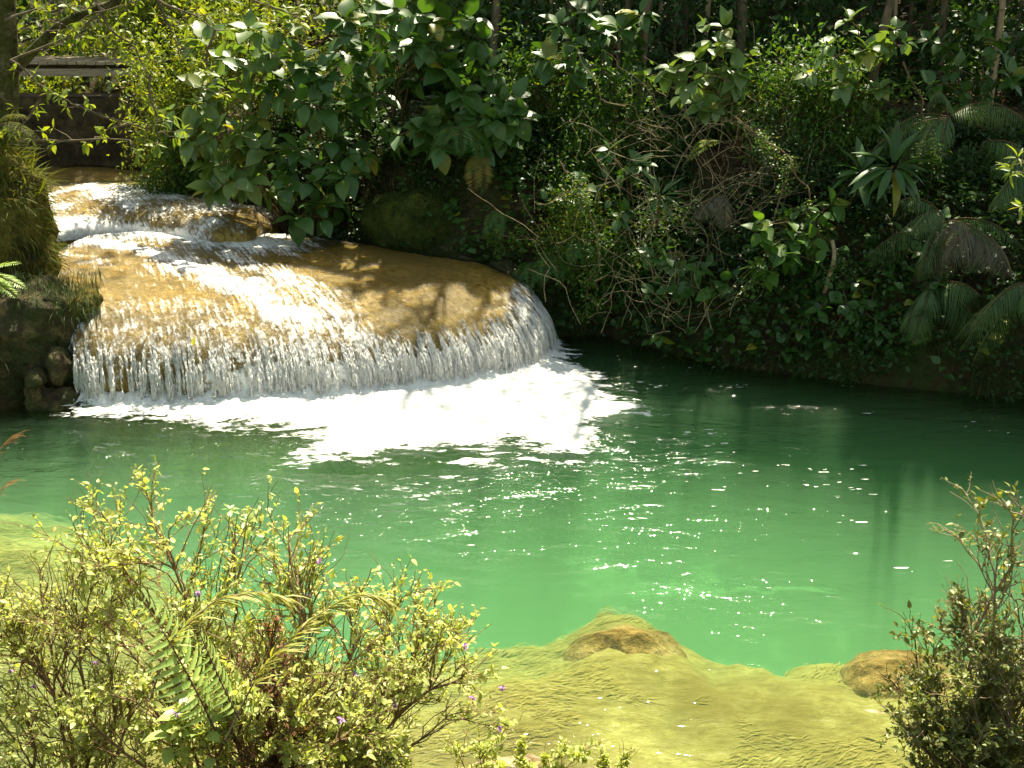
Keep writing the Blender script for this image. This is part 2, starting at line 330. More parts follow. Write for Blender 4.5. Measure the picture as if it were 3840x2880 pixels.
def height(X, Y):
    X = np.asarray(X, float); Y = np.asarray(Y, float)
    d = sdist(river, X, Y); nearside = Y < 6.8
    n1 = fbm(X*.8, Y*.8, 0, 3); n2 = fbm(X*3.1, Y*3.1, 0, 9)
    # water level of the place (steps up behind the dome)
    lvl = ss(11.4, 13.6, Y - .35*np.minimum(X+1, 0)*0 + 0) * ss(.9, -.6, X) * .9 + ss(13.6, 14.6, Y) * ss(-2, -4, X) * .55
    do = np.maximum(d, 0)
    farh = lvl*.6 + 1.75*(1-np.exp(-do/.55)) + .14*do + .12*np.maximum(do-9, 0) + n1*.25*np.minimum(do, 1) + n2*.07
    leftm = (X < -4.2) & (Y < 20)
    nearh = .55*do + .25*np.maximum(do-.8, 0); nearh = np.minimum(nearh, 2.4 - .0*do) + n2*.05*np.minimum(do*2, 1)
    out = np.where(nearside, nearh, farh)
    di = np.maximum(-d, 0)
    deep = -1.7 + .12*n1
    ys = np.interp(X, shx, shy) + .22 + .13*n2 + .05*vn(X*3, Y*14, 0, 8) + .02*vn(X*9, Y*30, 0, 8)
    t = ss(.0, .85 + 1.6*ss(-1.2, -3, X), Y - ys)
    sh = -.13 - .12*ss(-1.8, -3, X) - .16*ss(.7, -.1, ys - Y) + n1*.06 + n2*.05
    sh = np.maximum(sh, -.20 - .35*((X-.62)/.75)**2 - .5*((Y-(np.interp(.62, shx, shy)-.55))/.75)**2 + n2*.05)
    bed = sh*(1-t) + deep*t
    edge = -di*.55 - .0
    bed = np.maximum(bed, np.where(nearside, -di*1.6 - .02, edge*3.2 - .10 + n2*.06))
    bed = np.maximum(bed, np.where((Y < 10.2) & (d < 0), -.42 - 1.3*np.maximum(ss(-3.8, -1.7, X + .35*n1), ss(6.6, 9.4, Y + .3*n1)) - .1*n2, -9))
    # rise on the right, a lighter patch of bottom
    bump = np.exp(-(((X-3.0)/1.3)**2 + ((Y-8.7)/.7)**2)); bed = np.maximum(bed, deep + bump*.35)
    up = ss(11.2, 12.2, Y) * ss(.3, -.3, X - .2); bed = bed*(1-up) + (.35 + .0*X)*up
    bed = np.where(Y > 13.9, .9, bed)
    bed = np.where(Y > 15.2, 1.35, bed)
    return np.where(d > 0, out, bed)
def ax(lo, a, b, hi, step, g=1.18):
    c = list(np.arange(a, b, step)); s = step; x = a
    L = []
    while x > lo: s *= g; x -= s; L.append(x)
    s = step; x = c[-1]; H = []
    while x < hi: s *= g; x += s; H.append(x)
    return np.array(L[::-1] + c + H)
gx = ax(-60, -8, 8, 60, .075); gy = ax(-30, 2.4, 17.5, 90, .075)
GX, GY = np.meshgrid(gx, gy, indexing='ij'); GZ = height(GX, GY)
sd = sdist(river, GX, GY)
V = np.stack([GX, GY, GZ], -1).reshape(-1, 3); F = gridfaces(len(gx), len(gy))[:, ::-1]
cz = (sd.ravel()[F].mean(1) > -.02) & (GZ.ravel()[F].mean(1) > -.05)
g = mk('ground', V, F[cz], M['soil']); tag(g, kind='structure')
g = mk('pool_bed', V, F[~cz], M['bed']); attr(g, 'mud', (ss(1.5, .2, -sd) * ss(8.6, 9.4, GY)).ravel()); tag(g, kind='structure')
def gh(x, y): return float(height(np.array([x]), np.array([y]))[0])

# ---------------- pool water ----------------
wx = np.arange(-24, 22.01, .14); wy = np.concatenate([np.arange(2.6, 13.2, .06)])
X, Y = np.meshgrid(wx, wy, indexing='ij')
prox = np.exp(-np.maximum(Y*0 + np.hypot((X+2.0)/3.2, (Y-10.2)/1.6) - .8, 0)*1.2)
Z = (.010 + .03*prox)*fbm(X*1.2, Y*2.6, 0, 21) + .012*prox*fbm(X*5, Y*8, 0, 31)
Vt = np.stack([X, Y, Z], -1).reshape(-1, 3); nu, nv = X.shape; Ft = gridfaces(nu, nv)[:, ::-1]
Vb = Vt.copy(); Vb[:, 2] = -4
rim = np.concatenate([np.arange(nv), np.arange(1, nu)*nv + nv-1, (nu-1)*nv + np.arange(nv-2, -1, -1), np.arange(nu-2, 0, -1)*nv])
K = len(rim); off = len(Vt); Vr = Vb[rim]; r2 = np.arange(K)
Fs = np.stack([rim, np.roll(rim, -1), off + (r2+1) % K, off + r2], -1)[:, ::-1]
cap = np.array([[off+0, off+nv-1, off+nv-1+nu-1, off+nv-1+nu-1+nv-1]])
wo = mk('pool_water', np.concatenate([Vt, Vr]), [Ft], M['water']); bpy.data.objects.remove(wo)
import bmesh
me = bpy.data.meshes.new('pool_water'); allV = np.concatenate([Vt, Vr])
faces = [tuple(int(i) for i in f) for f in np.concatenate([Ft, Fs])] + [tuple(int(off + i) for i in range(K))]
me.from_pydata([tuple(map(float, v)) for v in allV], [], faces); me.materials.append(M['water'])
bm = bmesh.new(); bm.from_mesh(me); bmesh.ops.recalc_face_normals(bm, faces=bm.faces); bm.to_mesh(me); bm.free()
me.polygons.foreach_set('use_smooth', np.array([i < len(Ft) for i in range(len(me.polygons))]))
wo = bpy.data.objects.new('pool_water', me); COL.objects.link(wo); tag(wo, kind='structure')

# ---------------- waterfall dome and cascades ----------------
def resample(P, n):
    P = np.asarray(P, float); s = np.concatenate([[0], np.cumsum(np.linalg.norm(np.diff(P, axis=0), axis=1))])
    t = np.linspace(0, s[-1], n); q = np.stack([np.interp(t, s, P[:, k]) for k in range(P.shape[1])], -1)
    for _ in range(int(n*.02)+2): q[1:-1] = (q[:-2] + 2*q[1:-1] + q[2:]) / 4
    return q
def dome_surface(B, T, nu, nv, n, rough, seed, zb):
    """B base outline, T top outline (x,y,z), profile a superellipse from T down to B"""
    B = resample(B, nu); T = resample(T, nu)
    a = np.linspace(0, pi/2, nv)[None, :]; t = np.sin(a)**(2/n); c = np.cos(a)**(2/n)
    P = T[:, None, :2] + (B[:, None, :2] - T[:, None, :2]) * t[..., None]
    Z = B[:, 2][:, None] + (T[:, 2] - B[:, 2])[:, None] * c
    nx = nrm(B[:, :2] - T[:, :2])[:, None, :]
    r = rough * (fbm(P[..., 0]*1.3, P[..., 1]*1.3, Z*1.3, seed) * 1.0 + .35*fbm(P[..., 0]*6, P[..., 1]*6, Z*5, seed+5))
    P = P + nx * (r*t)[..., None]; Z = Z + r*.6*c*(1-.0*t)
    V = np.concatenate([P, Z[..., None]], -1)
    return V
def uvmap(o, nu, nv):
    uv = o.data.uv_layers.new(name='UVMap'); vi = np.empty(len(o.data.loops), np.int32); o.data.loops.foreach_get('vertex_index', vi)
    q = np.stack([(vi // nv) / nu, (vi % nv) / nv], -1).astype(np.float32); uv.data.foreach_set('uv', q.ravel())
def px2(lst, z): return [tuple(onz(a, b, z)[:2]) for a, b in lst]
def falls(name, label, B, T, nu, nv, n, rough, seed, skirt, whitef, loc, off=.025):
    root = thing(name, label, 'waterfall', loc)
    V = dome_surface(B, T, nu, nv, n, rough, seed, 0)
    sk = V[:, -1:].copy(); sk[..., 2] -= skirt
    Vr = np.concatenate([V, sk], 1)
    o = mk('rock', (Vr.reshape(-1, 3) - np.array(loc)), gridfaces(nu, nv+1), M['dome'], root); uvmap(o, nu, nv+1)
    du = np.gradient(V, axis=0); dv = np.gradient(V, axis=1); N = nrm(np.cross(du, dv))
    s = np.sign(N[nu//2, nv//2, 2]) or 1; N = N*s
    W = V + N*(off + .012*fbm(V[..., 0]*9, V[..., 1]*9, V[..., 2]*4, 77))[..., None]
    f = mk('running_water', W.reshape(-1, 3) - np.array(loc), gridfaces(nu, nv), M['film'], root); uvmap(f, nu, nv)
    attr(f, 'white', whitef(V, N))
    return root, V, N
B = [(-5.0, 11.3, 0)] + [tuple(onz(*q, 0)) for q in [(82, 403), (100, 405), (160, 406), (230, 404), (300, 401), (380, 397), (440, 392), (490, 383), (525, 372), (546, 358), (549, 348)]] + [(.30, 12.3, 0), (.0, 12.75, 0)]
T = [(-5.6, 12.4, .95), (-5.3, 13.6, 1.02), (-4.7, 13.9, 1.02), (-4.1, 13.9, 1.0), (-3.4, 13.9, .99), (-2.7, 13.8, .97), (-2.0, 13.6, .96), (-1.5, 13.3, .94), (-1.1, 13.05, .92), (-.8, 12.9, .9), (-.6, 12.8, .87), (-.55, 12.75, .85)]
bands = [(px2([(62, 228), (130, 232), (215, 238), (262, 246)], .97), .42, 1.15), (px2([(90, 246), (170, 262), (215, 278), (262, 285), (300, 296)], .95), .20, .95), (px2([(225, 262), (300, 285), (345, 305), (378, 335)], .9), .14, .75), (px2([(70, 262), (105, 272), (150, 278)], .93), .10, .5)]
def wf1(V, N):
    x, y, z = V[..., 0], V[..., 1], V[..., 2]
    steep = ss(.80, .30, np.abs(N[..., 2])); w = steep*(.42 + .45*ss(-3.6, -2.4, x))*ss(.62, .36, z - .06*fbm(x*3, y*3, 0, 5) + .10*ss(-1.9, -3.6, x))
    cen = np.exp(-((x+2.15)/.6)**2) * ss(.86, .7, z) * .55; w = np.maximum(w, cen)
    w = np.maximum(w, .42*ss(.95, .80, z)*ss(-.9, -2.2, x)); w = np.maximum(w, .20*ss(-1.2, -2.4, x) + .02)
    wx_, wy_ = x + .18*fbm(x*2, y*2, 0, 40), y + .18*fbm(x*2, y*2, 0, 44)
    for ln, wd, st in bands: w = np.maximum(w, st * .9 * ss(wd*3.4, wd*-.6, pdist(ln, wx_, wy_)))
    edge = ss(-.5, .1, x) * ss(.84, .7, z) * .55
    w = np.maximum(w, edge)
    return np.clip(w, 0, 1.1)
wroot, DV, DN = falls('waterfall', 'wide low waterfall pouring over a rounded ochre rock dome into the green pool', B, T, 420, 200, 3.0, .07, 11, 1.0, wf1, (-2, 11.5, 0))
# upper cascade and a third step further back
B2 = [(-6.6, 12.7, .96)] + [tuple(onz(*q, .97) - np.array([0, .45, 0])) for q in [(45, 236), (90, 232), (140, 228), (190, 232), (230, 238), (258, 238), (268, 232)]] + [(-3.1, 14.8, 1.0)]
T2 = [(-7.4, 14.8, 1.25), (-6.6, 15.1, 1.34), (-6.0, 15.3, 1.38), (-5.4, 15.3, 1.38), (-4.8, 15.2, 1.33), (-4.3, 15.0, 1.24), (-3.9, 14.9, 1.12)]
def wf2(V, N):
    x, y, z = V[..., 0], V[..., 1], V[..., 2]
    n = fbm(x*2.4, y*2.4, z*2, 51); return np.clip(.56 + .9*n + .75*ss(1.18, 1.0, z)*ss(-3.6, -4.3, x), 0, 1)
c2, _, _ = falls('cascade', 'small sunlit cascade splashing over a golden rock hump above the main waterfall', B2, T2, 200, 90, 2.6, .10, 61, .5, wf2, (-5, 14.3, 1))
B3 = [(-8.5, 15.2, 1.24), (-7.4, 15.4, 1.26), (-6.6, 15.6, 1.26), (-5.9, 15.7, 1.26), (-5.3, 15.9, 1.26), (-5.0, 16.3, 1.26)]
T3 = [(-8.8, 16.3, 1.42), (-7.8, 16.4, 1.44), (-7, 16.5, 1.44), (-6.6, 16.6, 1.44), (-6.1, 16.6, 1.42), (-5.8, 16.8, 1.4)]
def wf3(V, N): return np.clip(.1 + .6*fbm(V[..., 0]*2.5, V[..., 1]*2.5, V[..., 2]*2, 71), 0, .5)
c3, _, _ = falls('cascade', 'dim uppermost step of the stream in the shadow below the footbridge', B3, T3, 120, 60, 2.6, .08, 81, .5, wf3, (-7, 16.5, 1.4))
# falling strands and drops: real elongated drops in front of the steep face
DROP = (np.array([(-.5, .3, 0), (0, 0, .5), (.5, .3, 0), (0, 0, -.5), (0, 1, 0)]) , np.array([[0, 1, 4, 4]]))
DROP = (np.array([(-.5, .3, .0), (0, .3, .5), (.5, .3, 0), (0, .3, -.5), (0, 0, 0), (0, 1, 0)]), np.array([[4, 0, 1, 1], [4, 1, 2, 2], [4, 2, 3, 3], [4, 3, 0, 0], [5, 1, 0, 0], [5, 2, 1, 1], [5, 3, 2, 2], [5, 0, 3, 3]]))
Vd0, Fd0 = DROP; Fd0 = Fd0[:, :3]
def drops(name, P, D, ln, wd, root=None):
    N = len(P); Yd = nrm(D); X = nrm(np.cross(Yd, np.array([.1, 1, .2]))); Zd = np.cross(X, Yd)
    V = P[:, None] + Vd0[None, :, 0:1]*X[:, None]*wd[:, None, None] + Vd0[None, :, 1:2]*Yd[:, None]*ln[:, None, None] + Vd0[None, :, 2:3]*Zd[:, None]*wd[:, None, None]
    F = (Fd0[None] + (np.arange(N)*6)[:, None, None]).reshape(-1, 3); V = V.reshape(-1, 3)
    if root is not None: V = V - np.array(root.location)
    return mk(name, V, F, M['drops'], root, True)
nu, nv = DV.shape[:2]
S_ = 900; su = np.sort(rng.uniform(6, nu-10, S_)); su = su[(fbm(su*.07, 0, 0, 5) + .7*fbm(su*.3, 0, 0, 6) + .35*ss(120, 220, su) + rng.normal(0, .2, S_)) > -.22]
P, D = [], []
for u0 in su:
    top = rng.uniform(128, 172) - 14*ss(150, 380, u0); m_ = rng.integers(30, 85); v = np.sort(rng.uniform(top, nv-1.01, m_)); v = nv-1.01 - (nv-1.01-v)*rng.uniform(.8, 1)
    uu = u0 + rng.normal(0, .35, m_) + .8*np.sin(v*.05+u0); i0 = uu.astype(int); fu = (uu-i0)[:, None]; j0 = v.astype(int); fv = (v-j0)[:, None]
    q = (DV[i0, j0]*(1-fu) + DV[i0+1, j0]*fu)*(1-fv) + (DV[i0, j0+1]*(1-fu) + DV[i0+1, j0+1]*fu)*fv
    off_ = (.015 + .07*ss(130, 199, v)*rng.uniform(.2, 1.2))[:, None]
    P.append(q + DN[i0, j0]*off_ + rng.normal(0, .004, (m_, 3))); D.append(nrm(DV[i0, j0+1]-DV[i0, j0-5]) + rng.normal(0, .05, (m_, 3)))
P = np.concatenate(P); D = np.concatenate(D); P[:, 2] = np.maximum(P[:, 2], 0); n_ = len(P)
drops('water_curtain', P, D, rng.gamma(2.2, .028, n_)+.02, rng.uniform(.0025, .0085, n_), wroot)
N = 5000; iu = rng.integers(5, nu-4, N); P = DV[iu, nv-1] + np.stack([rng.normal(0, .05, N), -np.abs(rng.normal(0, .12, N)), np.abs(rng.normal(0, .06, N))], -1)
drops('spray', P, rdir(N, -.3, 1), rng.uniform(.006, .03, N), rng.uniform(.005, .013, N), wroot)

# foam on the pool
foam_poly = px2([(84, 398), (100, 418), (170, 420), (240, 424), (300, 428), (330, 440), (305, 456), (345, 457), (400, 448), (450, 447), (500, 440), (540, 446), (580, 454), (612, 450), (590, 436), (612, 425), (640, 412), (618, 396), (598, 380), (570, 364), (550, 352), (470, 375), (380, 388), (230, 398)], 0)
fx = np.arange(-5.3, 4.2, .03); fy = np.arange(7.2, 12.6, .03); X, Y = np.meshgrid(fx, fy, indexing='ij')
wxx = X + .34*fbm(X*1.4, Y*2.2, 0, 90) + .10*fbm(X*7, Y*9, 0, 95); wyy = Y + .20*fbm(X*1.4, Y*2.6, 0, 92) + .09*fbm(X*7, Y*9, 0, 96)
sdv = sdist(foam_poly, wxx, wyy)
wh = ss(.50, -.42, sdv)*.95
streak = ss(-.08, .42, fbm(X*1.5+3, Y*5.5, 0, 101)) * np.exp(-np.maximum(sdv, 0)/.75) * .74 * ss(-3.5, -.5, X)
wh = np.maximum(wh, streak); right = ss(-.2, 1.2, X); wh = wh - .22*right*ss(-.5, 0, sdv)
Z = .02 + .05*np.clip(wh, 0, 1) * (.5 + fbm(X*4, Y*4, 0, 104))*ss(.2, -.3, sdv) + (.010 + .03)*fbm(X*1.2, Y*2.6, 0, 21)*.8 + .015
db = pdist([q[:2] for q in B], X, Y); Z = Z + (.10*np.exp(-(db/.10)**2) + .05*np.exp(-(db/.3)**2))*(.6 + .8*np.abs(fbm(X*9, Y*9, 0, 107)))
wh = np.maximum(wh, .95*np.exp(-(db/.16)**2)*ss(-4.9, -4.2, X))
V = np.stack([X, Y, Z], -1).reshape(-1, 3); F = gridfaces(len(fx), len(fy))[:, ::-1]
used = wh.ravel()[F].max(1) > .08; F = F[used]; u_, inv = np.unique(F, return_inverse=True)
fo = mk('foam', V[u_], inv.reshape(F.shape), M['foam']); attr(fo, 'white', wh.ravel()[u_])
tag(fo, 'white foam spreading over the pool at the foot of the waterfall', 'foam', kind='stuff')
# white flecks: drifting foam bits that also stand in for sun sparkle
fb = Bag(); T8 = (np.array([(cos(a), sin(a), .0) for a in np.arange(8)*pi/4] + [(0, 0, .35)]), np.array([[i, (i+1) % 8, 8, 8] for i in range(8)]))
N = 6500; x = rng.uniform(-4.8, 7, N); y = rng.uniform(5.2, 11.8, N)
dens = ss(.12, .75, fbm(x*1.1, y*3.4, 0, 110) + .22*ss(9.5, -0.5, np.hypot((x-1.5)*.8, y-9.2)*3)) * np.exp(-np.maximum(9.2-y, 0)/1.5) * ss(-4, 0.5, x)
ok = (rng.random(N) < dens*.8) & (sdist(river, x, y) < -.2); x, y = x[ok], y[ok]; n_ = len(x)
fl = []; s = np.minimum(rng.gamma(1.3, .003, n_) + .0015, .010)
V0 = T8[0]
V = np.stack([x[:, None] + V0[None, :, 0]*(s*rng.uniform(1.5, 6, n_))[:, None], y[:, None] + V0[None, :, 1]*(s*rng.uniform(.4, 1.1, n_))[:, None], .022 + V0[None, :, 2]*s[:, None]*.6 + (.010*fbm(x*1.2, y*2.6, 0, 21))[:, None]], -1)
V[:, :8] += rng.normal(0, .003, V[:, :8].shape) * [1, 1, 0]
F = (np.array([[i, (i+1) % 8, 8] for i in range(8)])[None] + (np.arange(n_)*9)[:, None, None]).reshape(-1, 3)
o = mk('foam_sparkle_flecks', V.reshape(-1, 3), F, M['drops'], None, False); tag(o, 'loose white flecks for foam bits and sun sparkle in streaks across the green pool', 'foam', kind='stuff')

# ---------------- rocks ----------------
def blob(name, c, r, mat, seed, amp=.3, fr=1.6, sub=5, parent=None, loc=None, flat=0):
    bm = bmesh.new(); bmesh.ops.create_icosphere(bm, subdivisions=sub, radius=1)
    V = np.array([v.co[:] for v in bm.verts]); F = np.array([[v.index for v in f.verts] for f in bm.faces]); bm.free()
    P = V*np.array(r); q = P*fr
    d = fbm(q[:, 0], q[:, 1], q[:, 2], seed, 5)*amp + amp*.5*np.abs(fbm(q[:, 0]*2, q[:, 1]*2, q[:, 2]*2, seed+9, 3))
    P = P + V*(d*np.mean(r))[:, None]
    o = mk(name, P + (np.array(c) if parent is None else np.array(c) - np.array(parent.location)), F, mat, parent, True, loc=np.array(c) if parent is None else None)
    return o, P + np.array(c), V
def blades(bag, T, P, D, n, ln, wd=None, spread=.4, down=0.0):
    i = rng.integers(0, len(P), n); d = D[i] + rng.normal(0, spread, (n, 3)); d[:, 2] -= down
    bag.scat(T, P[i] - D[i]*.01, d, np.array([0, 0, 1.]) + rng.normal(0, .5, (n, 3)), rng.uniform(ln[0], ln[1], n))
# left mossy pillar
c = at(22, 235, 11.3); root = thing('mossy_rock', 'tall mossy rock pillar with drooping grass at the left edge beside the falls', 'rock', (c[0], c[1], .2))
_, P1, D1 = blob('rock', c + [-.34, .15, -.05], (.60, .5, .92), M['drymoss'], 5, .30, 1.8, 5, root)
b = Bag(); sel = (D1[:, 2] > -.35) & (D1[:, 1] < .6); P, D = P1[sel], D1[sel]
blades(b, L_BLADE, P, D*[1, 1, .3], 1900, (.08, .2), spread=.35, down=.35)
top = (D1[:, 2] > .35); blades(b, L_BLADE, P1[top], D1[top], 500, (.15, .34), spread=.45, down=-.1)
b.out('hanging_grass', M['grassy'], root)
b = Bag(); blades(b, L_TINY, P, D, 5000, (.012, .035), spread=.7); b.out('moss', M['grassy'], root)
c = at(30, 345, 10.75); root = thing('rock_ledge', 'brown pitted rock ledge under the mossy pillar at the left end of the falls', 'rock', (c[0], c[1], 0))
for q, (dx, dy, dz, r, s) in enumerate([(-.2, .25, .02, (.72, .5, .62), 21), (.05, .0, -.12, (.34, .3, .3), 22), (-.35, -.1, -.2, (.4, .32, .3), 23), (-.25, -.02, .22, (.42, .34, .24), 24), (.28, .18, .12, (.26, .3, .5), 25), (-.9, .1, -.1, (.6, .5, .6), 26)]):
    blob('boulder', c + [dx, dy, dz], r, M['ledge'], s, .42, 3.0, 5, root)
for q in range(16):
    blob('boulder', c + [rng.uniform(-.6, .42), rng.uniform(-.42, -.15), rng.uniform(-.6, .28)], rng.uniform(.08, .2, 3), M['ledge'], 200+q, .5, 6, 4, root)
c = at(80, 300, 11.0); o, _, _ = blob('stone', c, (.17, .25, .12), M['drymoss'], 31, .6, 5, 5); tag(o, 'small mossy knob where the stream meets the left rock pillar', 'rock')
b = Bag(); q_ = c + np.stack([rng.uniform(-.6, .3, 900), rng.uniform(-.45, -.1, 900), rng.uniform(-.1, .4, 900)], -1); b.scat(L_BLADE, q_, np.array([.2, -.5, -.5]) + rng.normal(0, .35, (900, 3)), UP, rng.uniform(.06, .18, 900)); b.out('hanging_grass', M['darkgrass'], root)
# moss hummock right of the dome top
c = at(418, 222, 13.5); root = thing('mossy_rock', 'rounded dark green moss hummock on the far bank just behind the dome', 'rock', (c[0], c[1], 1.0))
_, P1, D1 = blob('rock', c + [0, .25, -.05], (.72, .5, .48), M['moss'], 41, .25, 2, 5, root)
b = Bag(); sel = (D1[:, 1] < .5) & (D1[:, 2] > -.4); blades(b, L_TINY, P1[sel], D1[sel], 6000, (.015, .04), spread=.7); blades(b, L_BLADE, P1[sel], D1[sel], 500, (.08, .2), spread=.3, down=.6)
b.out('moss', M['darkgrass'], root)
# travertine rim stones between dome and bank
for q, (px, py, Y, r, lab) in enumerate([(462, 268, 12.9, (.26, .2, .14), 'flat brown stone at the rim of the dome below the moss'), (505, 275, 12.75, (.22, .2, .16), 'rounded brown stone where the dome meets the far bank'), (530, 300, 12.85, (.3, .2, .2), 'dark stone in the shaded notch right of the dome'), (575, 322, 12.95, (.32, .25, .16), 'dark stone at the waterline right of the falls')]):
    o, _, _ = blob('stone', at(px, py, Y), r, M['rock'], 50+q, .35, 4, 4); tag(o, lab, 'rock')
# submerged boulder at right and bulge of the shelf
o, _, _ = blob('submerged_boulder', onz(898, 694, -.30) + [0, .0, .0], (.40, .34, .24), M['subrock'], 61, .22, 3.2, 5); tag(o, 'orange boulder under water beside the bush at the lower right', 'rock')
o, _, _ = blob('submerged_rock', onz(625, 668, -.36) + [.0, -.03, .07], (.42, .30, .19), M['subrock'], 66, .25, 3, 5); tag(o, 'rounded golden rock hump under water at the edge of the shallow shelf', 'rock')
# near bank rock, bottom centre
o, _, _ = blob('rock', onz(510, 790, .05), (.30, .16, .18), M['sunrock'], 71, .35, 5, 5); tag(o, 'bleached rock poking up at the bottom centre of the near bank', 'rock')
o, _, _ = blob('rock', onz(600, 800, .05), (.24, .14, .15), M['sunrock'], 73, .35, 5, 5); tag(o, 'small orange rock right of the bleached rock at the bottom edge', 'rock')

# ---------------- footbridge and abutment ----------------
c = at(70, 64, 17.4); root = thing('footbridge', 'weathered wooden footbridge over the stream at the upper left', 'bridge', (c[0], c[1], c[2]))
x0, x1 = c[0]-4.5, at(150, 64, 17.4)[0]; z = c[2]
b = Bag(); x = x0
while x < x1: b.box((x+.07, c[1]+.65, z+.02+random.uniform(-.006, .006)), (.13, 1.5, .045)); x += .145
b.out('deck', M['wood'], root, smooth=False)
for dy in (0, 1.25):
    b = Bag(); b.box(((x0+x1)/2, c[1]+dy, z-.12), (x1-x0, .14, .11)); b.out('beam', M['wood'], root, smooth=False)
b = Bag()
root = thing('stone_wall', 'dark brown stone abutment wall in the shade below the footbridge', 'wall', (at(70, 130, 16.5)[0], 16.5, 1.3))
yy, zz = np.meshgrid(np.linspace(-12.5, -5.0, 120), np.linspace(1.0, 2.45, 40), indexing='ij')
dpt = 16.55 + .10*fbm(yy*1.5, zz*2, 0, 120) + .05*fbm(yy*6, zz*6, 0, 122)
V = np.stack([yy, dpt, zz], -1); Vk = V.copy(); Vk[..., 1] += .6
A = V.reshape(-1, 3) - np.array(root.location); Bk = Vk.reshape(-1, 3) - np.array(root.location)
Ft = gridfaces(120, 40); n0 = len(A); topi = np.arange(120)*40+39
mk('masonry', np.concatenate([A, Bk]), np.concatenate([Ft, Ft[:, ::-1]+n0, np.stack([topi[:-1], topi[1:], topi[1:]+n0, topi[:-1]+n0], -1)]), M['stone'], root)

# ---------------- plant builders ----------------

def whorl(b, P, axis, n, sz, T=L_BIG, open_=.9, jit=.25):
    axis = nrm(axis); a = np.cross(axis, [.3, .9, .1]); a = nrm(a); c_ = np.cross(axis, a)
    th = np.arange(n)*2.4 + rng.uniform(0, 6); out = np.cos(th)[:, None]*a + np.sin(th)[:, None]*c_
    d = out*open_ + axis*rng.uniform(.15, .7, (n, 1)) + rng.normal(0, jit, (n, 3)); d[:, 2] -= .15
    b.scat(T, P + nrm(d)*sz*.12, d, UP + axis*.5 + rng.normal(0, .25, (n, 3)), sz*rng.uniform(.65, 1.15, n))
def tipshrub(name, label, cat, base, tips, sz, T=L_BIG, mat='big', stemmat='twig', nl=6, along=5, group=None, r=.014, sag=0, partname='foliage'):
    base = np.array(base, float); root = thing(name, label, cat, base, group); sb = Bag(); lb = Bag()
    for tp in tips:
        tp = np.array(tp, float); C = curve(base + rng.normal(0, .05, 3)*[1, 1, 0], tp, -.12*np.linalg.norm(tp-base), .12, 10)
        sb.tube(C, np.linspace(r, r*.35, 10), 5)
        whorl(lb, C[-1], C[-1]-C[-3], nl, sz, T)
        for q in range(along):
            t = rng.uniform(.45, .97); i = int(t*9); p_ = C[i] + (C[min(i+1, 9)]-C[i])*(t*9-i)
            d = rdir(1, -.5, .4)[0]; d[1] -= .3
            if q % 2 == 0:
                e = p_ + nrm(d)*sz*rng.uniform(.6, 1.3); sb.tube(curve(p_, e, 0, .1, 4), [r*.4, r*.3, r*.25, r*.2], 4); whorl(lb, e, e-p_, max(3, nl-2), sz*.85, T)
            else: lb.scat(T, p_, d, UP + rng.normal(0, .3, 3), sz*rng.uniform(.6, 1))
    sb.out('stems', M[stemmat], root); lb.out(partname, M[mat], root); return root
def bush(name, label, cat, base, cen, rad, n, sz, T=L_SM, mat='small', stemmat='twig', nst=9, group=None, clump=1.3, seed=0, parent=None):
    base = np.array(base, float); cen = np.array(cen, float); rad = np.array(rad, float)
    root = thing(name, label, cat, base, group); sb = Bag(); lb = Bag(); ends = []
    for k in range(nst):
        e = cen + rdir(1)[0]*rad*rng.uniform(.5, .95); C = curve(base, e, -.1, .12, 8); sb.tube(C, np.linspace(.012, .003, 8)*np.clip(rad.max(), .5, 2.5), 5)
        for q in range(5):
            i = rng.integers(3, 8); e2 = C[i] + rdir(1)[0]*rad*.35; sb.tube(curve(C[i], e2, 0, .1, 4), [.005, .004, .003, .002], 4); ends.append(e2)
        ends.append(e)
    ends = np.array(ends); i = rng.integers(0, len(ends), n); P = ends[i] + rng.normal(0, 1, (n, 3))*rad*.17*clump
    dz = fbm(P[:, 0]*3/rad.max(), P[:, 1]*3/rad.max(), P[:, 2]*3/rad.max(), seed+3); P = P[dz > -.25]
    d = (P - cen)/rad; d = nrm(d)*.6 + rdir(len(P)); d[:, 2] -= .15
    lb.scat(T, P, d, UP + rng.normal(0, .45, (len(P), 3)), sz*rng.uniform(.6, 1.25, len(P)))
    sb.out('stems', M[stemmat], root); lb.out('foliage', M[mat], root); return root
def vine(name, label, pts, n, sz, mat='small', T=L_SM, spread=.05, tw='twig', group=None, side=8, sr=.12):
    pts = [np.array(p, float) for p in pts]; root = thing(name, label, 'vine', pts[0], group); sb = Bag(); lb = Bag()
    C = resample(pts, 30); C += np.stack([vn(np.arange(30)*.35, k*7+pts[0][0]) for k in range(3)], -1)*.04
    sb.tube(C, np.linspace(.012, .004, 30), 5); S = [C]
    for k in range(side):
        i = rng.integers(3, 29); e = C[i] + np.array([rng.normal(0, sr), rng.normal(-.03, .05), -abs(rng.normal(sr, sr*.6))]); c_ = curve(C[i], e, 0, .15, 6); sb.tube(c_, np.linspace(.005, .002, 6), 4); S.append(c_)
    A = np.concatenate([resample(s_, 24) for s_ in S]); i = rng.integers(0, len(A), n); P = A[i] + rng.normal(0, spread, (n, 3)); d = rdir(n, -.8, .4)
    lb.scat(T, P, d, UP + rng.normal(0, .5, (n, 3)), sz*rng.uniform(.6, 1.2, n))
    sb.out('stem', M[tw], root); lb.out('foliage', M[mat], root); return root
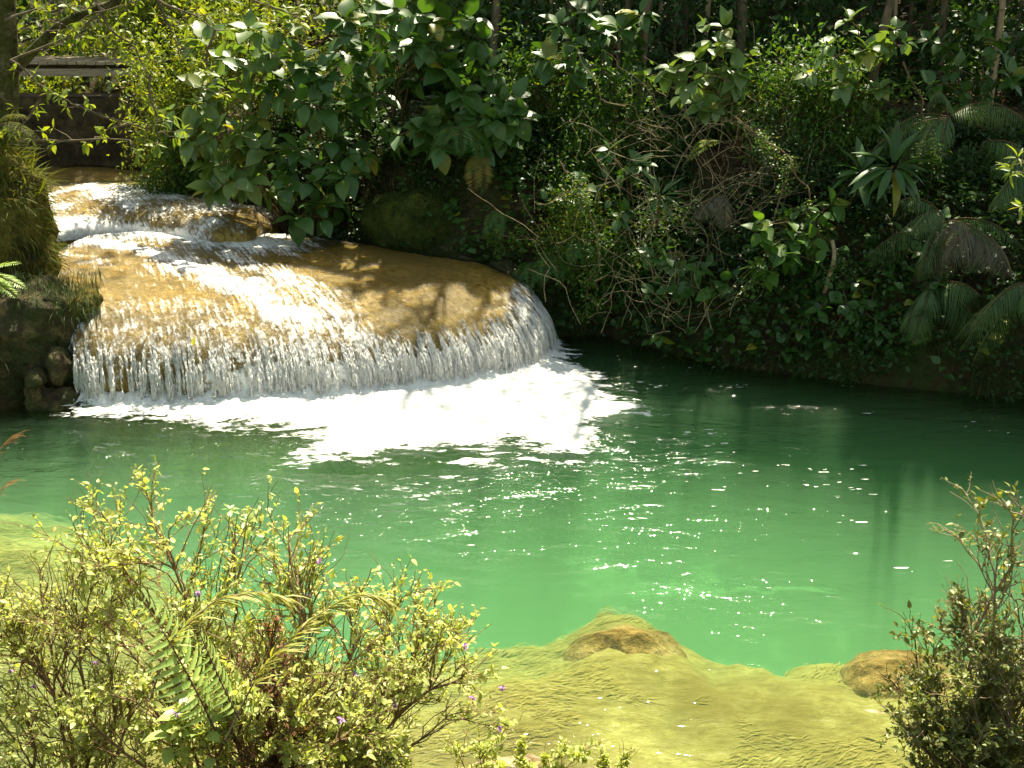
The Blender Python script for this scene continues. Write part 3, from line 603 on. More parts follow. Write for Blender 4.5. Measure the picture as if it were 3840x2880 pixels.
def frond_geo(b, s, start, d, L, droop, np_=22, plen=.18, T=L_STR, pd=.25, side=None, rb=.004, taper=True, hang=0.0):
    d = nrm(d); P = [np.array(start, float)]; st = L/24; dd = np.array(d)
    for k in range(24):
        dd = nrm(dd + np.array([0, 0, -droop/24])); P.append(P[-1] + dd*st)
    P = np.array(P); s.tube(P, np.linspace(rb, rb*.3, 25), 4)
    t = np.linspace(.12, .99, np_); idx = t*24; i0 = np.minimum(idx.astype(int), 23); f = (idx-i0)[:, None]; Q = P[i0]*(1-f) + P[i0+1]*f
    Tn = nrm(P[i0+1]-P[i0]); S_ = nrm(np.cross(Tn, UP) + 1e-5); U_ = np.cross(S_, Tn)
    env = (np.sin(pi*np.clip(t*.92+.10, 0, 1))**.7 if taper else np.ones_like(t)*.9)*(1-.25*t)
    for sg in (-1, 1):
        D = S_*sg + Tn*(.35+pd) + U_*.1 + rng.normal(0, .05, Q.shape); D[:, 2] -= hang
        b.scat(T, Q, D, U_, plen*env*rng.uniform(.88, 1.1, np_))
def fern(name, label, base, dirs, L, mat='fern', np_=22, plen=.16, droop=1.2, T=None, cat='fern', group=None, pd=.1, hang=0.0, rb=.004):
    base = np.array(base, float); root = thing(name, label, cat, base, group)
    T = T or leaf(2, .22, .1, .15, .3)
    for dr in dirs:
        b = Bag(); s = Bag(); l_ = L*rng.uniform(.85, 1.1); frond_geo(b, s, base, dr, l_, droop*rng.uniform(.8, 1.2), np_, plen, T, pd, rb=rb, hang=hang)
        o = b.out('frond', M[mat], root); sb = s.out('stalk', M['twig'], root); sb.parent = o
    return root

# ---------------- far bank vegetation ----------------
def base_behind(px, py, Y): p = at(px, py, Y); z = gh(p[0], p[1]); return np.array([p[0], p[1], z])
def lab(s): return s
A = at
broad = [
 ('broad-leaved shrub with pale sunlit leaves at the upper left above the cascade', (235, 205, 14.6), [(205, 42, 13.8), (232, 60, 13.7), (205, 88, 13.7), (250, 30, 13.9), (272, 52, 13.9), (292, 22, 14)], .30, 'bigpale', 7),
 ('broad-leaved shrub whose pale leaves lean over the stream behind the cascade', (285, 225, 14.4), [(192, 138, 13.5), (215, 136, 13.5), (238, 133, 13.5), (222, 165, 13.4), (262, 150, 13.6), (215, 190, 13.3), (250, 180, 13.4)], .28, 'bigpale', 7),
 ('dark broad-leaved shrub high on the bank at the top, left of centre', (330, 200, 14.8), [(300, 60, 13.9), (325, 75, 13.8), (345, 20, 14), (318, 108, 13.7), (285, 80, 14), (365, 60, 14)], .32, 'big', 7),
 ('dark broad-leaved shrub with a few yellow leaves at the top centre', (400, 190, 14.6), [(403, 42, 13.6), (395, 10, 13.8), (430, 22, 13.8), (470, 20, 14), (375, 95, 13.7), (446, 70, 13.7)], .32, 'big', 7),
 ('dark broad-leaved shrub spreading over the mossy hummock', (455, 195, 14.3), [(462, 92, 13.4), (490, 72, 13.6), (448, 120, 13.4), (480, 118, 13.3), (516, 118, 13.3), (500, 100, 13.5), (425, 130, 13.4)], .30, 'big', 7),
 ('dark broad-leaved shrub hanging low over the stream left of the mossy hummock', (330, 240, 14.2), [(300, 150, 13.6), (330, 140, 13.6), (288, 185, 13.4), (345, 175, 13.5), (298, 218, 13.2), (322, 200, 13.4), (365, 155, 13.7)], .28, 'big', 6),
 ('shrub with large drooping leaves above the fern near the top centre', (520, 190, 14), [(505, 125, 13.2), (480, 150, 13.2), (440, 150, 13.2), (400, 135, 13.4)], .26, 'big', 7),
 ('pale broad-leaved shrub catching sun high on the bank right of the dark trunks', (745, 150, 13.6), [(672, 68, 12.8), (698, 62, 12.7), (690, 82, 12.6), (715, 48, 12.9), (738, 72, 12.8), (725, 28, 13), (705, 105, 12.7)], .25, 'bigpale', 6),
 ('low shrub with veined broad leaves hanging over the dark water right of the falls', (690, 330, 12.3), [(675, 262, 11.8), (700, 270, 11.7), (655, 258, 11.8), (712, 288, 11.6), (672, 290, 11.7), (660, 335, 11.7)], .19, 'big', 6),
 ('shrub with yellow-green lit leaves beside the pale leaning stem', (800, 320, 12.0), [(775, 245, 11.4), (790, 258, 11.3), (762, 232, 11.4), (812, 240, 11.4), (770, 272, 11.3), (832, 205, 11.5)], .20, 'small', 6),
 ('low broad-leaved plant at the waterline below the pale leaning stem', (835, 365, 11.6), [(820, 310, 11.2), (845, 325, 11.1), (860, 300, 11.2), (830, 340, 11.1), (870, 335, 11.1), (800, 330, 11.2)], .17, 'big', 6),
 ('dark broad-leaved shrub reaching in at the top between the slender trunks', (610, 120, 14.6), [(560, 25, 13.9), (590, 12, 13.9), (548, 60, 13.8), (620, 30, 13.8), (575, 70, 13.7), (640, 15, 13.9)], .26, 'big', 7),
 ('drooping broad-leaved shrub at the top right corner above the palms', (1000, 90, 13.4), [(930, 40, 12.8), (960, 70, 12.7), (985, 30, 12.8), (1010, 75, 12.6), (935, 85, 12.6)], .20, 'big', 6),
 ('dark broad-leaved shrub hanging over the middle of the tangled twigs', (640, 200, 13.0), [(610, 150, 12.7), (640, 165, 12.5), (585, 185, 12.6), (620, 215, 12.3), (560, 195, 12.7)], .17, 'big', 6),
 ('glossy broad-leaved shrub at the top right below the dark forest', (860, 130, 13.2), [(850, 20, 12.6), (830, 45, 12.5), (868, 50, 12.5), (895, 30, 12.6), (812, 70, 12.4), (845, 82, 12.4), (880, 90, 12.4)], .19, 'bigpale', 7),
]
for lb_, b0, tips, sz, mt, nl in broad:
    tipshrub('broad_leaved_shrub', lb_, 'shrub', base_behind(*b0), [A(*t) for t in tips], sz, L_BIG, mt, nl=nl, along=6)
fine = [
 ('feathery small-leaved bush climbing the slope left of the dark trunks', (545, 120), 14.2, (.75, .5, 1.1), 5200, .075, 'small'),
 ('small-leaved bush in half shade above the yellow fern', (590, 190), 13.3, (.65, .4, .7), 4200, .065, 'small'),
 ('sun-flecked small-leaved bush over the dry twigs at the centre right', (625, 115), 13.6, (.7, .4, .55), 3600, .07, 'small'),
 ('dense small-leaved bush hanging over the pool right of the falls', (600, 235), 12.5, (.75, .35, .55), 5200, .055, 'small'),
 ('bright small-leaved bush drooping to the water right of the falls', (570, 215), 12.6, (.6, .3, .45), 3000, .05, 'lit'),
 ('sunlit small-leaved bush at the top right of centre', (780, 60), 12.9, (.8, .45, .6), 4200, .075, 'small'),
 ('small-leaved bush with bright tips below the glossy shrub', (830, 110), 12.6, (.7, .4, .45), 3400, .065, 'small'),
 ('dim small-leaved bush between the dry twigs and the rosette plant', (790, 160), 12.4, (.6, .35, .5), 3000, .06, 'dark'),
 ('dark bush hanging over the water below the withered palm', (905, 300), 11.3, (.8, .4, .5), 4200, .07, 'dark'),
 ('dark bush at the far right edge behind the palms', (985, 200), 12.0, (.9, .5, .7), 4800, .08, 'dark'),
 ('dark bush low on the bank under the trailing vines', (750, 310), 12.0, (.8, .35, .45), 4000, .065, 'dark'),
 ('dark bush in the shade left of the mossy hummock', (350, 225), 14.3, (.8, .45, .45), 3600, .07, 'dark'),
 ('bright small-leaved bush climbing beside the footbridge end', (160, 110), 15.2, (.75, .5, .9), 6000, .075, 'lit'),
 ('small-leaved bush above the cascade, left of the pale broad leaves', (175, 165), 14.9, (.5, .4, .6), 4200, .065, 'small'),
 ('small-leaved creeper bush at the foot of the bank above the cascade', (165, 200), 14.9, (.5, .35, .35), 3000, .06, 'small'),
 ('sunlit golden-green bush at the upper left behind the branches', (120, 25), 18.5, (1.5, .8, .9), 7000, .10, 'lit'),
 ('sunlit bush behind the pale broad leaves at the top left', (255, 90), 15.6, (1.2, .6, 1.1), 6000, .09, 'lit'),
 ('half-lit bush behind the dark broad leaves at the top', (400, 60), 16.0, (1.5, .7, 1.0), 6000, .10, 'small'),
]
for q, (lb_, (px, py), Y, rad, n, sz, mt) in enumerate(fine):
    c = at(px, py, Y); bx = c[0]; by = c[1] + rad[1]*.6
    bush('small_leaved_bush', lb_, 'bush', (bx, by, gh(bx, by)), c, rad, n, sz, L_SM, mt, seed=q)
# vines
vine('trailing_vine', 'leafy vine trailing down to a point over the dark water right of the falls', [at(560, 160, 12.6), at(585, 200, 12.2), at(600, 250, 12.0), at(590, 290, 11.95), at(584, 318, 11.95)], 900, .055, 'small', spread=.05, side=10)
vine('trailing_vine', 'speckled sunlit vine hanging left of the pale leaning stem', [at(735, 118, 12.3), at(792, 160, 11.9), at(775, 210, 11.6), at(768, 250, 11.5), at(756, 285, 11.4)], 900, .045, 'bigpale', spread=.045, side=9)
vine('trailing_vine', 'sunlit vine running down onto the pale leaning stem', [at(792, 165, 11.8), at(808, 195, 11.6), at(822, 235, 11.5), at(842, 262, 11.4), at(848, 300, 11.35)], 800, .045, 'bigpale', spread=.045, side=9)
vine('trailing_vine', 'small-leaved vine hanging in the shade at the centre of the bank', [at(520, 200, 12.9), at(545, 240, 12.6), at(500, 235, 12.6), at(478, 240, 12.6)], 420, .065, 'small', T=L_MID, spread=.05, side=5)
vine('trailing_vine', 'yellowish vine hanging beside the large palm frond', [at(905, 60, 12.2), at(925, 110, 12.1), at(938, 150, 12.0), at(925, 200, 11.9)], 500, .05, 'small', spread=.05, side=7)
# pale leaning stem
p0, p1, p2 = at(815, 350, 11.5), at(825, 285, 11.4), at(838, 255, 11.35)
b = Bag(); b.tube(resample([p0, p1, p2, at(832, 240, 11.4)], 12), np.linspace(.045, .02, 12), 7); b.tube(resample([p0, at(806, 320, 11.5), at(790, 290, 11.6)], 8), np.linspace(.03, .014, 8), 6)
o = b.out('leaning_stem', M['paletwig'], None, loc=p0); tag(o, 'pale bare forked stem leaning over the dark water on the far bank', 'branch')
# ferns
LP0 = leaf(4, .06, .3, .45, .35)
def fan(n, a0, a1, up=.4, fwd=-.7): return [np.array([sin(a)*.9, fwd*abs(cos(a))-.1, up*rng.uniform(.5, 1.3)]) for a in np.linspace(R(a0), R(a1), n)]
fern('fern', 'green fern drooping above the moss at the centre of the bank', at(462, 128, 13.1), fan(5, -70, 70), .55, 'fern', droop=2.4)
fern('fern', 'yellow and brown fern hanging below the green one', at(478, 155, 13.0), [np.array([-.1, -.6, .1]), np.array([.15, -.6, .1])], .55, 'fernbr', droop=2.6)
fern('fern', 'bright yellow-green fern frond against the dry twigs', at(722, 142, 12.2), [np.array([-.8, -.4, .15]), np.array([-.9, -.3, .5])], .50, 'lit', droop=1.5, plen=.14)
fern('fern', 'small bright fern hanging beside the trailing vine', at(497, 212, 12.6), [np.array([.1, -.6, .1]), np.array([-.3, -.6, .1])], .35, 'fern', droop=2.2, plen=.10)
fern('fern', 'fern drooping in the dark notch right of the dome', at(552, 255, 12.4), fan(4, -50, 50, .2), .52, 'fern', droop=2.6, plen=.13)
fern('fern', 'fern hanging over the dark water beside the notch', at(532, 262, 12.5), fan(3, -40, 30, .2), .45, 'fern', droop=2.6, plen=.12)
fern('fern', 'fern in the shade above the veined leaves', at(578, 240, 12.3), fan(3, -20, 50, .2), .4, 'fern', droop=2.6, plen=.12)
fern('fern', 'small fern at the waterline on the right of the far bank', at(870, 352, 11.1), fan(5, -70, 70, .7), .28, 'fern', droop=1.8, plen=.07)
fern('fern', 'fern in sun among the small leaves at the upper left', at(222, 95, 14.2), fan(4, -60, 60, .4), .45, 'lit', droop=2.0, plen=.13)
fern('fern', 'brown hanging dead fern below the rosette in the dry twigs', at(725, 195, 12.1), [np.array([-.4, -.5, .2]), np.array([-.1, -.5, .0]), np.array([-.7, -.4, .1])], .6, 'palmgrey', 22, .2, 1.4, LP0, hang=.7)
fern('fern', 'bright green fern poking in at the left edge below the mossy pillar', at(-22, 275, 9.6), [np.array([1, -.15, .15]), np.array([1, -.2, -.2]), np.array([.8, -.1, .5])], .50, 'brightfern', droop=.7, plen=.15)
fern('fern', 'spiky green fern at the left edge among the pillar grass', at(0, 125, 10.8), [np.array([1, -.2, .6]), np.array([.9, -.1, .3]), np.array([.6, -.3, .8]), np.array([.9, -.3, 0])], .50, 'grassy', droop=1.7, plen=.16, T=L_BLADE)
# rosettes
def rosette(label, c, n, sz, mat, T=L_LAN, axis=(0, -.75, .45)):
    c = np.array(c, float); root = thing('rosette_plant', label, 'plant', c); b = Bag(); s = Bag()
    s.tube(curve(c + [0, .35, -.45], c, 0, .1, 6), np.linspace(.022, .015, 6), 6)
    for k in range(2): whorl(b, c - nrm(axis)*.04*k, np.array(axis), n//2, sz, T, 1.1, .12)
    s.out('stem', M['twig'], root); b.out('foliage', M[mat], root)
rosette('large rosette of long pointed leaves in front of the palms', at(893, 166, 11.6), 18, .44, 'big')
rosette('second smaller rosette of pointed leaves just left of the large one', at(862, 172, 11.7), 14, .34, 'big')
rosette('bromeliad-like rosette among the dry twigs', at(660, 196, 12.2), 18, .34, 'palm', leaf(5, .12, .25, .3, .3))
rosette('small spiky bright rosette high on the bank at the right', at(722, 80, 12.8), 16, .22, 'lit', leaf(4, .10, .25, .3, .3))
# palms
LP = leaf(4, .034, .3, .45, .35)
def palm(label, px, py, Y, dirs, L, mat='palm', plen=.28, droop=1.6): fern('palm', label, at(px, py, Y), [d + rng.normal(0, .18, 3) for d in dirs for _ in (0, 1)], L*1.15, mat, 34, plen*1.0, droop*.6, LP, 'palm', 'palms on the right of the far bank', .6, .95, .007)
palm('dark palm with a long frond arching down left of the brown bank', 948, 118, 12.0, [np.array([-.6, -.5, .4]), np.array([-.2, -.6, .3]), np.array([.3, -.5, .5]), np.array([-.8, -.2, -.1])], .95, droop=2.2)
palm('palm with bright tips hanging in the middle of the right bank', 945, 222, 11.4, [np.array([-.7, -.4, .5]), np.array([-.35, -.6, .4]), np.array([.5, -.5, .5]), np.array([-.9, -.3, .0])], .85, droop=2.2)
palm('withered grey palm fronds hanging over the dark bank', 975, 235, 11.2, [np.array([-.5, -.5, .4]), np.array([.1, -.6, .3]), np.array([-.8, -.4, .1])], .75, 'palmgrey', .36, 2.6)
palm('green palm at the lower right edge of the far bank', 1030, 285, 10.7, [np.array([-.9, -.3, .4]), np.array([-.7, -.5, .2]), np.array([-.8, -.4, -.1]), np.array([-.4, -.6, .2])], .85, droop=2.0)
palm('thin arching palm frond at the right edge below the brown bank', 1035, 165, 11.2, [np.array([-.9, -.3, .5]), np.array([-.7, -.4, .1])], .75, 'palm', .34, 2.0)
palm('shaded palm leaning down towards the water near the right edge', 930, 290, 11.2, [np.array([-.6, -.5, .2]), np.array([-.2, -.6, .3]), np.array([.5, -.5, .2]), np.array([.8, -.3, .3])], .7, 'palm', .36, 2.4)
# yellow leaves at right edge, near
tipshrub('leafy_sprig', 'yellow lit leafy sprig at the right edge in front of the palms', 'branch', at(1060, 220, 7.5), [at(1012, 172, 7.4), at(1022, 208, 7.4), at(1018, 158, 7.4)], .10, L_LAN, 'lit', 'paletwig', 6, 3, r=.006)
# dry twig tangle
b = Bag()
for k in range(300):
    px = rng.normal(705, 65); py = rng.uniform(85, 335); px += (py-200)*-.15; Y = 12.9 - (py-90)/250*1.35 + rng.normal(0, .12)
    p = at(px, py, Y); a = rng.choice([rng.normal(.6, .4), rng.normal(2.5, .4), rng.normal(1.6, .3)]); L = rng.uniform(.25, 1.1)
    e = p + np.array([cos(a)*L, rng.normal(0, .12), sin(a)*L*.8]); r = rng.uniform(.0014, .0042)
    b.tube(curve(p, e, rng.normal(0, .14)*L, .16, 10), np.linspace(r, r*.4, 10), 4)
o = b.out('dry_twigs', M['paletwig']); tag(o, 'tangle of bare dry twigs over the middle of the far bank', 'twigs', kind='stuff')
b = Bag()
for k in range(260):
    px = rng.uniform(260, 980); py = np.interp(px, [260, 520, 620, 1000], [215, 250, 320, 350]) + rng.uniform(-60, 6); Y = np.interp(px, [260, 520, 600, 850, 1000], [14.1, 13.0, 12.6, 11.5, 11.0]) + rng.normal(.15, .1)
    p = at(px, py, Y); e = p + np.array([rng.normal(0, .06), rng.normal(-.02, .03), -rng.uniform(.15, .6)]); b.tube(curve(p, e, 0, .06, 6), rng.uniform(.002, .005)*np.linspace(1, .4, 6), 4)
o = b.out('hanging_roots', M['twig']); tag(o, 'thin bare roots hanging down the shaded bank to the water', 'roots', kind='stuff')
# undergrowth leaves on the bank
def bankpts(n, x0, x1, y0, y1, dmin, dmax):
    x = rng.uniform(x0, x1, n); y = rng.uniform(y0, y1, n); d = sdist(river, x, y); k = (d > dmin) & (d < dmax); x, y = x[k], y[k]
    z = height(x, y); e = .05; nx = -(height(x+e, y) - z)/e; ny = -(height(x, y+e)-z)/e; N_ = nrm(np.stack([nx, ny, np.ones_like(nx)], -1)); return np.stack([x, y, z], -1), N_
P, Nn = bankpts(300000, -6, 9, 9.5, 18, .0, 3.2)
den = fbm(P[:, 0]*1.6, P[:, 1]*1.6, P[:, 2]*1.6, 130); k = (den > -.1) & ((P[:, 1] < 16)) & ~((P[:, 0] < -4.6) & (P[:, 1] < 13.5)); P, Nn = P[k], Nn[k]
P = P[:85000]; Nn = Nn[:85000]; n_ = len(P)
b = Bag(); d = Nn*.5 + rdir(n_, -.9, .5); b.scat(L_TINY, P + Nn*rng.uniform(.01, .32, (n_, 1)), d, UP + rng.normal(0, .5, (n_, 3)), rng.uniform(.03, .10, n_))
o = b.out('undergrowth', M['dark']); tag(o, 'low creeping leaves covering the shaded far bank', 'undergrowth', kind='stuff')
Pw, Nw = bankpts(90000, -3.2, 9, 9.5, 15, .02, .9); Pw, Nw = Pw[:5200], Nw[:5200]; kw = fbm(Pw[:, 0]*2.2, Pw[:, 1]*2.2, Pw[:, 2]*2, 133) > -.05; Pw, Nw = Pw[kw], Nw[kw]; b = Bag(); dw = Nw*.7 + rdir(len(Pw), -.7, .5)
b.scat(L_BIG, Pw + Nw*rng.uniform(.03, .25, (len(Pw), 1)), dw, UP + Nw*.6 + rng.normal(0, .3, Pw.shape), rng.uniform(.05, .15, len(Pw)))
o = b.out('ground_cover', M['big']); tag(o, 'broad little leaves covering the foot of the far bank above the water', 'ground cover', kind='stuff')
k = rng.random(n_) < .16; b = Bag(); Pg = P[k]; Ng = Nn[k]; n_ = len(Pg)
d = Ng + np.array([0, 0, -.6]) + rng.normal(0, .3, (n_, 3)); b.scat(L_BLADE, Pg, d, UP + Ng, rng.uniform(.12, .35, n_))
o = b.out('hanging_grass', M['darkgrass']); tag(o, 'dark grass blades hanging from the far bank', 'grass', kind='stuff')
P, Nn = bankpts(60000, -9, 10, 9.5, 22, .1, 9); n_ = len(P); b = Bag(); b.scat(L_TINY, P + Nn*.012, rdir(n_, -.2, .2) + Nn*.1, Nn + rng.normal(0, .3, Nn.shape), rng.uniform(.04, .11, n_))
o = b.out('leaf_litter', M['litter']); tag(o, 'brown leaf litter on the forest floor', 'leaves', kind='stuff')
P, Nn = bankpts(40000, -13, -4.6, 9.2, 15, .0, 4); n_ = min(len(P), 16000); P, Nn = P[:n_], Nn[:n_]; b = Bag(); d = Nn + rdir(n_, -.5, .5)
b.scat(L_BLADE, P, d, UP, rng.uniform(.1, .35, n_)); b.scat(L_TINY, P + Nn*.1, d, UP, rng.uniform(.03, .08, n_)); o = b.out('bank_grass', M['darkgrass']); tag(o, 'grass and weeds on the left bank behind the mossy pillar', 'grass', kind='stuff')

# ---------------- trees ----------------
def litmap(x, y):
    """how open the canopy is above a spot of the place (sun patch), 0 closed .. 1 open"""
    o = np.maximum(ss(-1.2, -1.9, x), ss(.4, -.3, x)*ss(12.2, 11.7, y))   # over the falls
    o = np.maximum(o, ss(11.6, 10.0, y + .25*np.maximum(x, 0)))       # over the open pool
    o = o * (1 - ss(15.0, 15.8, y)*ss(18.6, 18.2, y)*ss(-4.6, -5.4, x))
    o = np.maximum(o, ss(16.5, 18, y) * ss(-.5, -2, x) * (1 - ss(18.8, 18.3, y)*ss(-4.6, -5.4, x)))
    o = np.maximum(o, .13*ss(15.5, 14.8, y) + .9*ss(.42, .6, fbm(x*1.6, y*1.6, 0, 200))*ss(15.5, 14.8, y))           # clearing behind, left
    o = o * (1 - .9*ss(-4.3, -4.8, x)*ss(8.8, 9.6, y)*ss(13.5, 12.5, y))
    spots = [(-.1, 10.6, 1.0, 1.), (.7, 10.1, .8, 1.), (-1.6, 14, .8, .45), (2.6, 12.4, .45, .8), (3.6, 12.0, .4, .7), (1.3, 13.0, .5, .6), (0.6, 14, .5, .35), (3.1, 11.2, .35, .5), (4.3, 12, .4, .4), (2.2, 13.2, .5, .7), (.9, 12.3, .35, .5)]
    for sx, sy, r, s in spots: o = np.maximum(o, s*np.exp(-(((x-sx)**2+(y-sy)**2)/r**2)**2))
    return o
# unseen crown leaves are cleared towards the sun to light these spots
SP = [(35, 150, 11.0, .3), (50, 195, 10.9, .2), (12, 285, 9.7, .3), (80, 300, 10.9, .15), (540, 400, 10.6, .45), (590, 410, 10.4, .4), (500, 420, 10.2, .4), (450, 400, 10.6, .4), (430, 350, 11.2, .3), (500, 350, 11.4, .2), (700, 60, 12.8, .5), (745, 40, 12.9, .45), (640, 60, 13.5, .35), (790, 60, 12.7, .5), (840, 40, 12.6, .4), (800, 110, 12.5, .3), (640, 110, 13.0, .4), (600, 170, 13.1, .35), (690, 110, 12.7, .25), (590, 230, 12.2, .35), (620, 260, 12.2, .25), (585, 290, 12, .18), (775, 170, 12.0, .22), (770, 220, 11.7, .25), (765, 270, 11.5, .2), (825, 210, 11.6, .2), (840, 260, 11.4, .25), (900, 150, 11.8, .1), (720, 145, 12.2, .2), (665, 130, 12.8, .25), (545, 80, 14, .35), (560, 20, 14.2, .3), (500, 50, 14.5, .35), (470, 60, 13.8, .2), (405, 45, 13.6, .25), (300, 110, 13.8, .3), (700, 255, 11.8, .16), (955, 225, 11.3, .2), (1005, 290, 10.8, .2), (1010, 165, 11.4, .2), (975, 40, 17, .5), (1015, 70, 17, .4), (940, 60, 12.4, .2), (510, 180, 13, .2), (545, 150, 13.4, .3), (860, 120, 12.4, .2), (880, 60, 12.6, .25), (470, 110, 13.4, .2), (520, 120, 13.4, .2), (440, 190, 13.4, .2), (930, 250, 11.3, .15), (480, 215, 12.8, .15), (355, 120, 13.8, .2), (345, 40, 14, .2), (620, 200, 12.8, .25), (660, 200, 12.3, .2), (690, 170, 12.6, .2), (740, 90, 12.9, .3)]
SUNPTS = np.array([at(a, b, c) for a, b, c, d in SP]); SUNR = np.array([d*1.65 for a, b, c, d in SP])
def tree(name, label, x, y, hgt, r, crown_r, n, sz=.17, mat='dark', bark='bark', group=None, lean=(0, 0), twigs=10, zc=None):
    z0 = gh(x, y) - .05; root = thing(name, label, 'tree', (x, y, z0), group)
    topp = np.array([x+lean[0], y+lean[1], z0+hgt]); hgt_ = hgt; C = curve((x, y, z0), topp, 0, .03, 14); s = Bag(); s.tube(C, np.linspace(r, r*.35, 14), 8); l_ = Bag()
    zc = zc or z0 + hgt*.80; cen = np.array([topp[0], topp[1], zc]); rad = np.array([crown_r, crown_r, hgt*.22]); ends = []
    for k in range(twigs):
        i = rng.integers(8, 14); e = cen + rdir(1)[0]*rad*.8; s.tube(curve(C[i], e, -.1, .1, 6), np.linspace(r*.35, r*.08, 6), 5); ends.append(e)
    s.out('trunk', M[bark], root)
    ends = np.array(ends); i = rng.integers(0, len(ends), n); P = ends[i] + rng.normal(0, .34, (n, 3))*rad
    k = P[:, 2] > CAMZ + 1.0*ss(0, 20, P[:, 1]) if zc > 5 else P[:, 2] > z0+.5
    P = P[k]; t = (P[:, 2]-1.2)/SUN[2]; gx_ = P[:, 0]-SUN[0]*t; gy_ = P[:, 1]-SUN[1]*t
    P = P[rng.random(len(P)) > litmap(gx_, gy_)*1.05]
    Q = P[:, None] - SUNPTS[None]; al = Q @ SUN; dd = np.linalg.norm(Q - al[..., None]*SUN, axis=-1) / SUNR[None]
    P = P[dd.min(1) * (1 + .35*vn(P[:, 0]*3, P[:, 1]*3, P[:, 2]*3, 9)) > 1]
    if len(P): l_.scat(L_SM, P, rdir(len(P), -.8, .3), UP + rng.normal(0, .4, (len(P), 3)), sz*rng.uniform(.7, 1.3, len(P))); l_.out('crown', M[mat], root)
    return root
G = 'slender trees in the dark forest behind the far bank'
spots = []
for k in range(34):
    px = [575, 590, 603, 615, 628, 640, 650, 662, 676, 700, 735, 960, 975, 990, 1003, 1016, 1030, 940, 550, 900, 860, 800, 520, 480, 430, 380][k] if k < 26 else rng.uniform(520, 1100)
    Y = rng.uniform(15.5, 22) if k < 26 else rng.uniform(14.5, 20)
    p = at(px + rng.uniform(-4, 4), 100, Y); spots.append((p[0], Y))
for k, (x, y) in enumerate(spots):
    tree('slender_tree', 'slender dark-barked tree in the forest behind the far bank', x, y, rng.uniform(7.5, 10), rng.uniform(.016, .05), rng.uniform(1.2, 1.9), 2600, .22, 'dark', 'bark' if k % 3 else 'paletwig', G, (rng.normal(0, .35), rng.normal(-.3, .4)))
# overhanging canopy trees close to the bank (their crowns spread above the view and shade it)
for k, (x, y, lx, ly, h, cr, n) in enumerate([(1.6, 14.3, .3, .3, 7.5, 2.4, 9000), (4.2, 13.2, .2, 0, 7.5, 2.4, 9000), (6.6, 12.2, .3, .3, 8, 2.6, 9000), (-.3, 15.4, .6, .4, 8, 2.2, 7500), (8.5, 14, 0, -.5, 9, 3, 9000), (3.2, 16, 0, 0, 9.5, 2.8, 9000), (6, 16, 0, 0, 9.5, 2.8, 9000), (.8, 17, .3, 0, 9, 2.6, 8000), (-1, 19, 0, 0, 9, 3, 6000), (3, 20, 0, 0, 9, 3.2, 6000), (7, 19.5, 0, 0, 9, 3.2, 6000), (10.5, 18, 0, 0, 9, 3.2, 6000), (1, 23.5, 0, 0, 10, 3.6, 6000), (5.5, 23.5, 0, 0, 10, 3.6, 6000), (10, 23, 0, 0, 10, 3.6, 6000), (14, 20, 0, 0, 10, 3.6, 6000), (12, 14, 0, 0, 9, 3, 6000), (-6.2, 20, 0, 0, 9, 2, 6000), (-8.6, 19.6, 0, 0, 9, 2.2, 6000), (-7.6, 12.6, .6, .3, 8, 2.4, 6000), (-9.6, 14, 0, 0, 8, 2.4, 6000)]):
    tree('canopy_tree', 'tall tree on the far bank whose crown shades the pool edge', x, y, h, .06, cr, n, .20, 'dark', 'bark', 'canopy trees on the far bank', (lx, ly), 16)
# left trunk with overhanging branch
x, y = at(4, 250, 11.8)[:2]; root = thing('tree', 'lichen-spotted tree trunk at the upper left edge with leafy branches over the stream', 'tree', (x-.05, y, 1.2))
s = Bag(); s.tube(resample([(x-.05, y, 1.2), tuple(at(5, 190, 11.8)), tuple(at(8, 60, 11.8)), tuple(at(0, -60, 11.8)), tuple(at(-30, -260, 11.8))], 20), np.linspace(.13, .09, 20), 10); s.out('trunk', M['mossbark'], root)
s = Bag(); l_ = Bag()
brs = [((12, 60), (140, 0), 11.6), ((20, 140), (130, 140), 11.3), ((95, 0), (150, 75), 11.6), ((150, 75), (158, 140), 11.4), ((10, 60), (75, 105), 11.2), ((75, 105), (148, 130), 11.1), ((5, 20), (110, -30), 11.7), ((110, -30), (240, -5), 11.6), ((240, -5), (305, 22), 11.6), ((40, 100), (18, 130), 11.3), ((158, 0), (215, 30), 11.7), ((215, 30), (200, 95), 11.7), ((60, -30), (60, 30), 11.4), ((150, -20), (180, 60), 11.5)]
for (a0, a1), (b0, b1), Y in brs:
    C = curve(at(a0, a1, Y), at(b0, b1, Y-.05), 0, .07, 10); s.tube(C, np.linspace(.016, .006, 10), 5)
    for q in range(8):
        i = rng.integers(3, 10); d = rdir(1, -.6, .6)[0]; e = C[i] + d*rng.uniform(.08, .3); s.tube(curve(C[i], e, 0, .1, 4), [.006, .005, .004, .003], 4)
        whorl(l_, e, d, 5, .10, L_LAN if q % 2 else L_MID, .7)
s.out('branches', M['bark'], root); l_.out('foliage', M['lit'], root)
s = Bag(); s.tube(resample([at(15, 70, 11.8), at(60, 22, 11.7), at(135, -5, 11.6)], 10), np.linspace(.06, .03, 10), 7); s.out('limb', M['mossbark'], root)
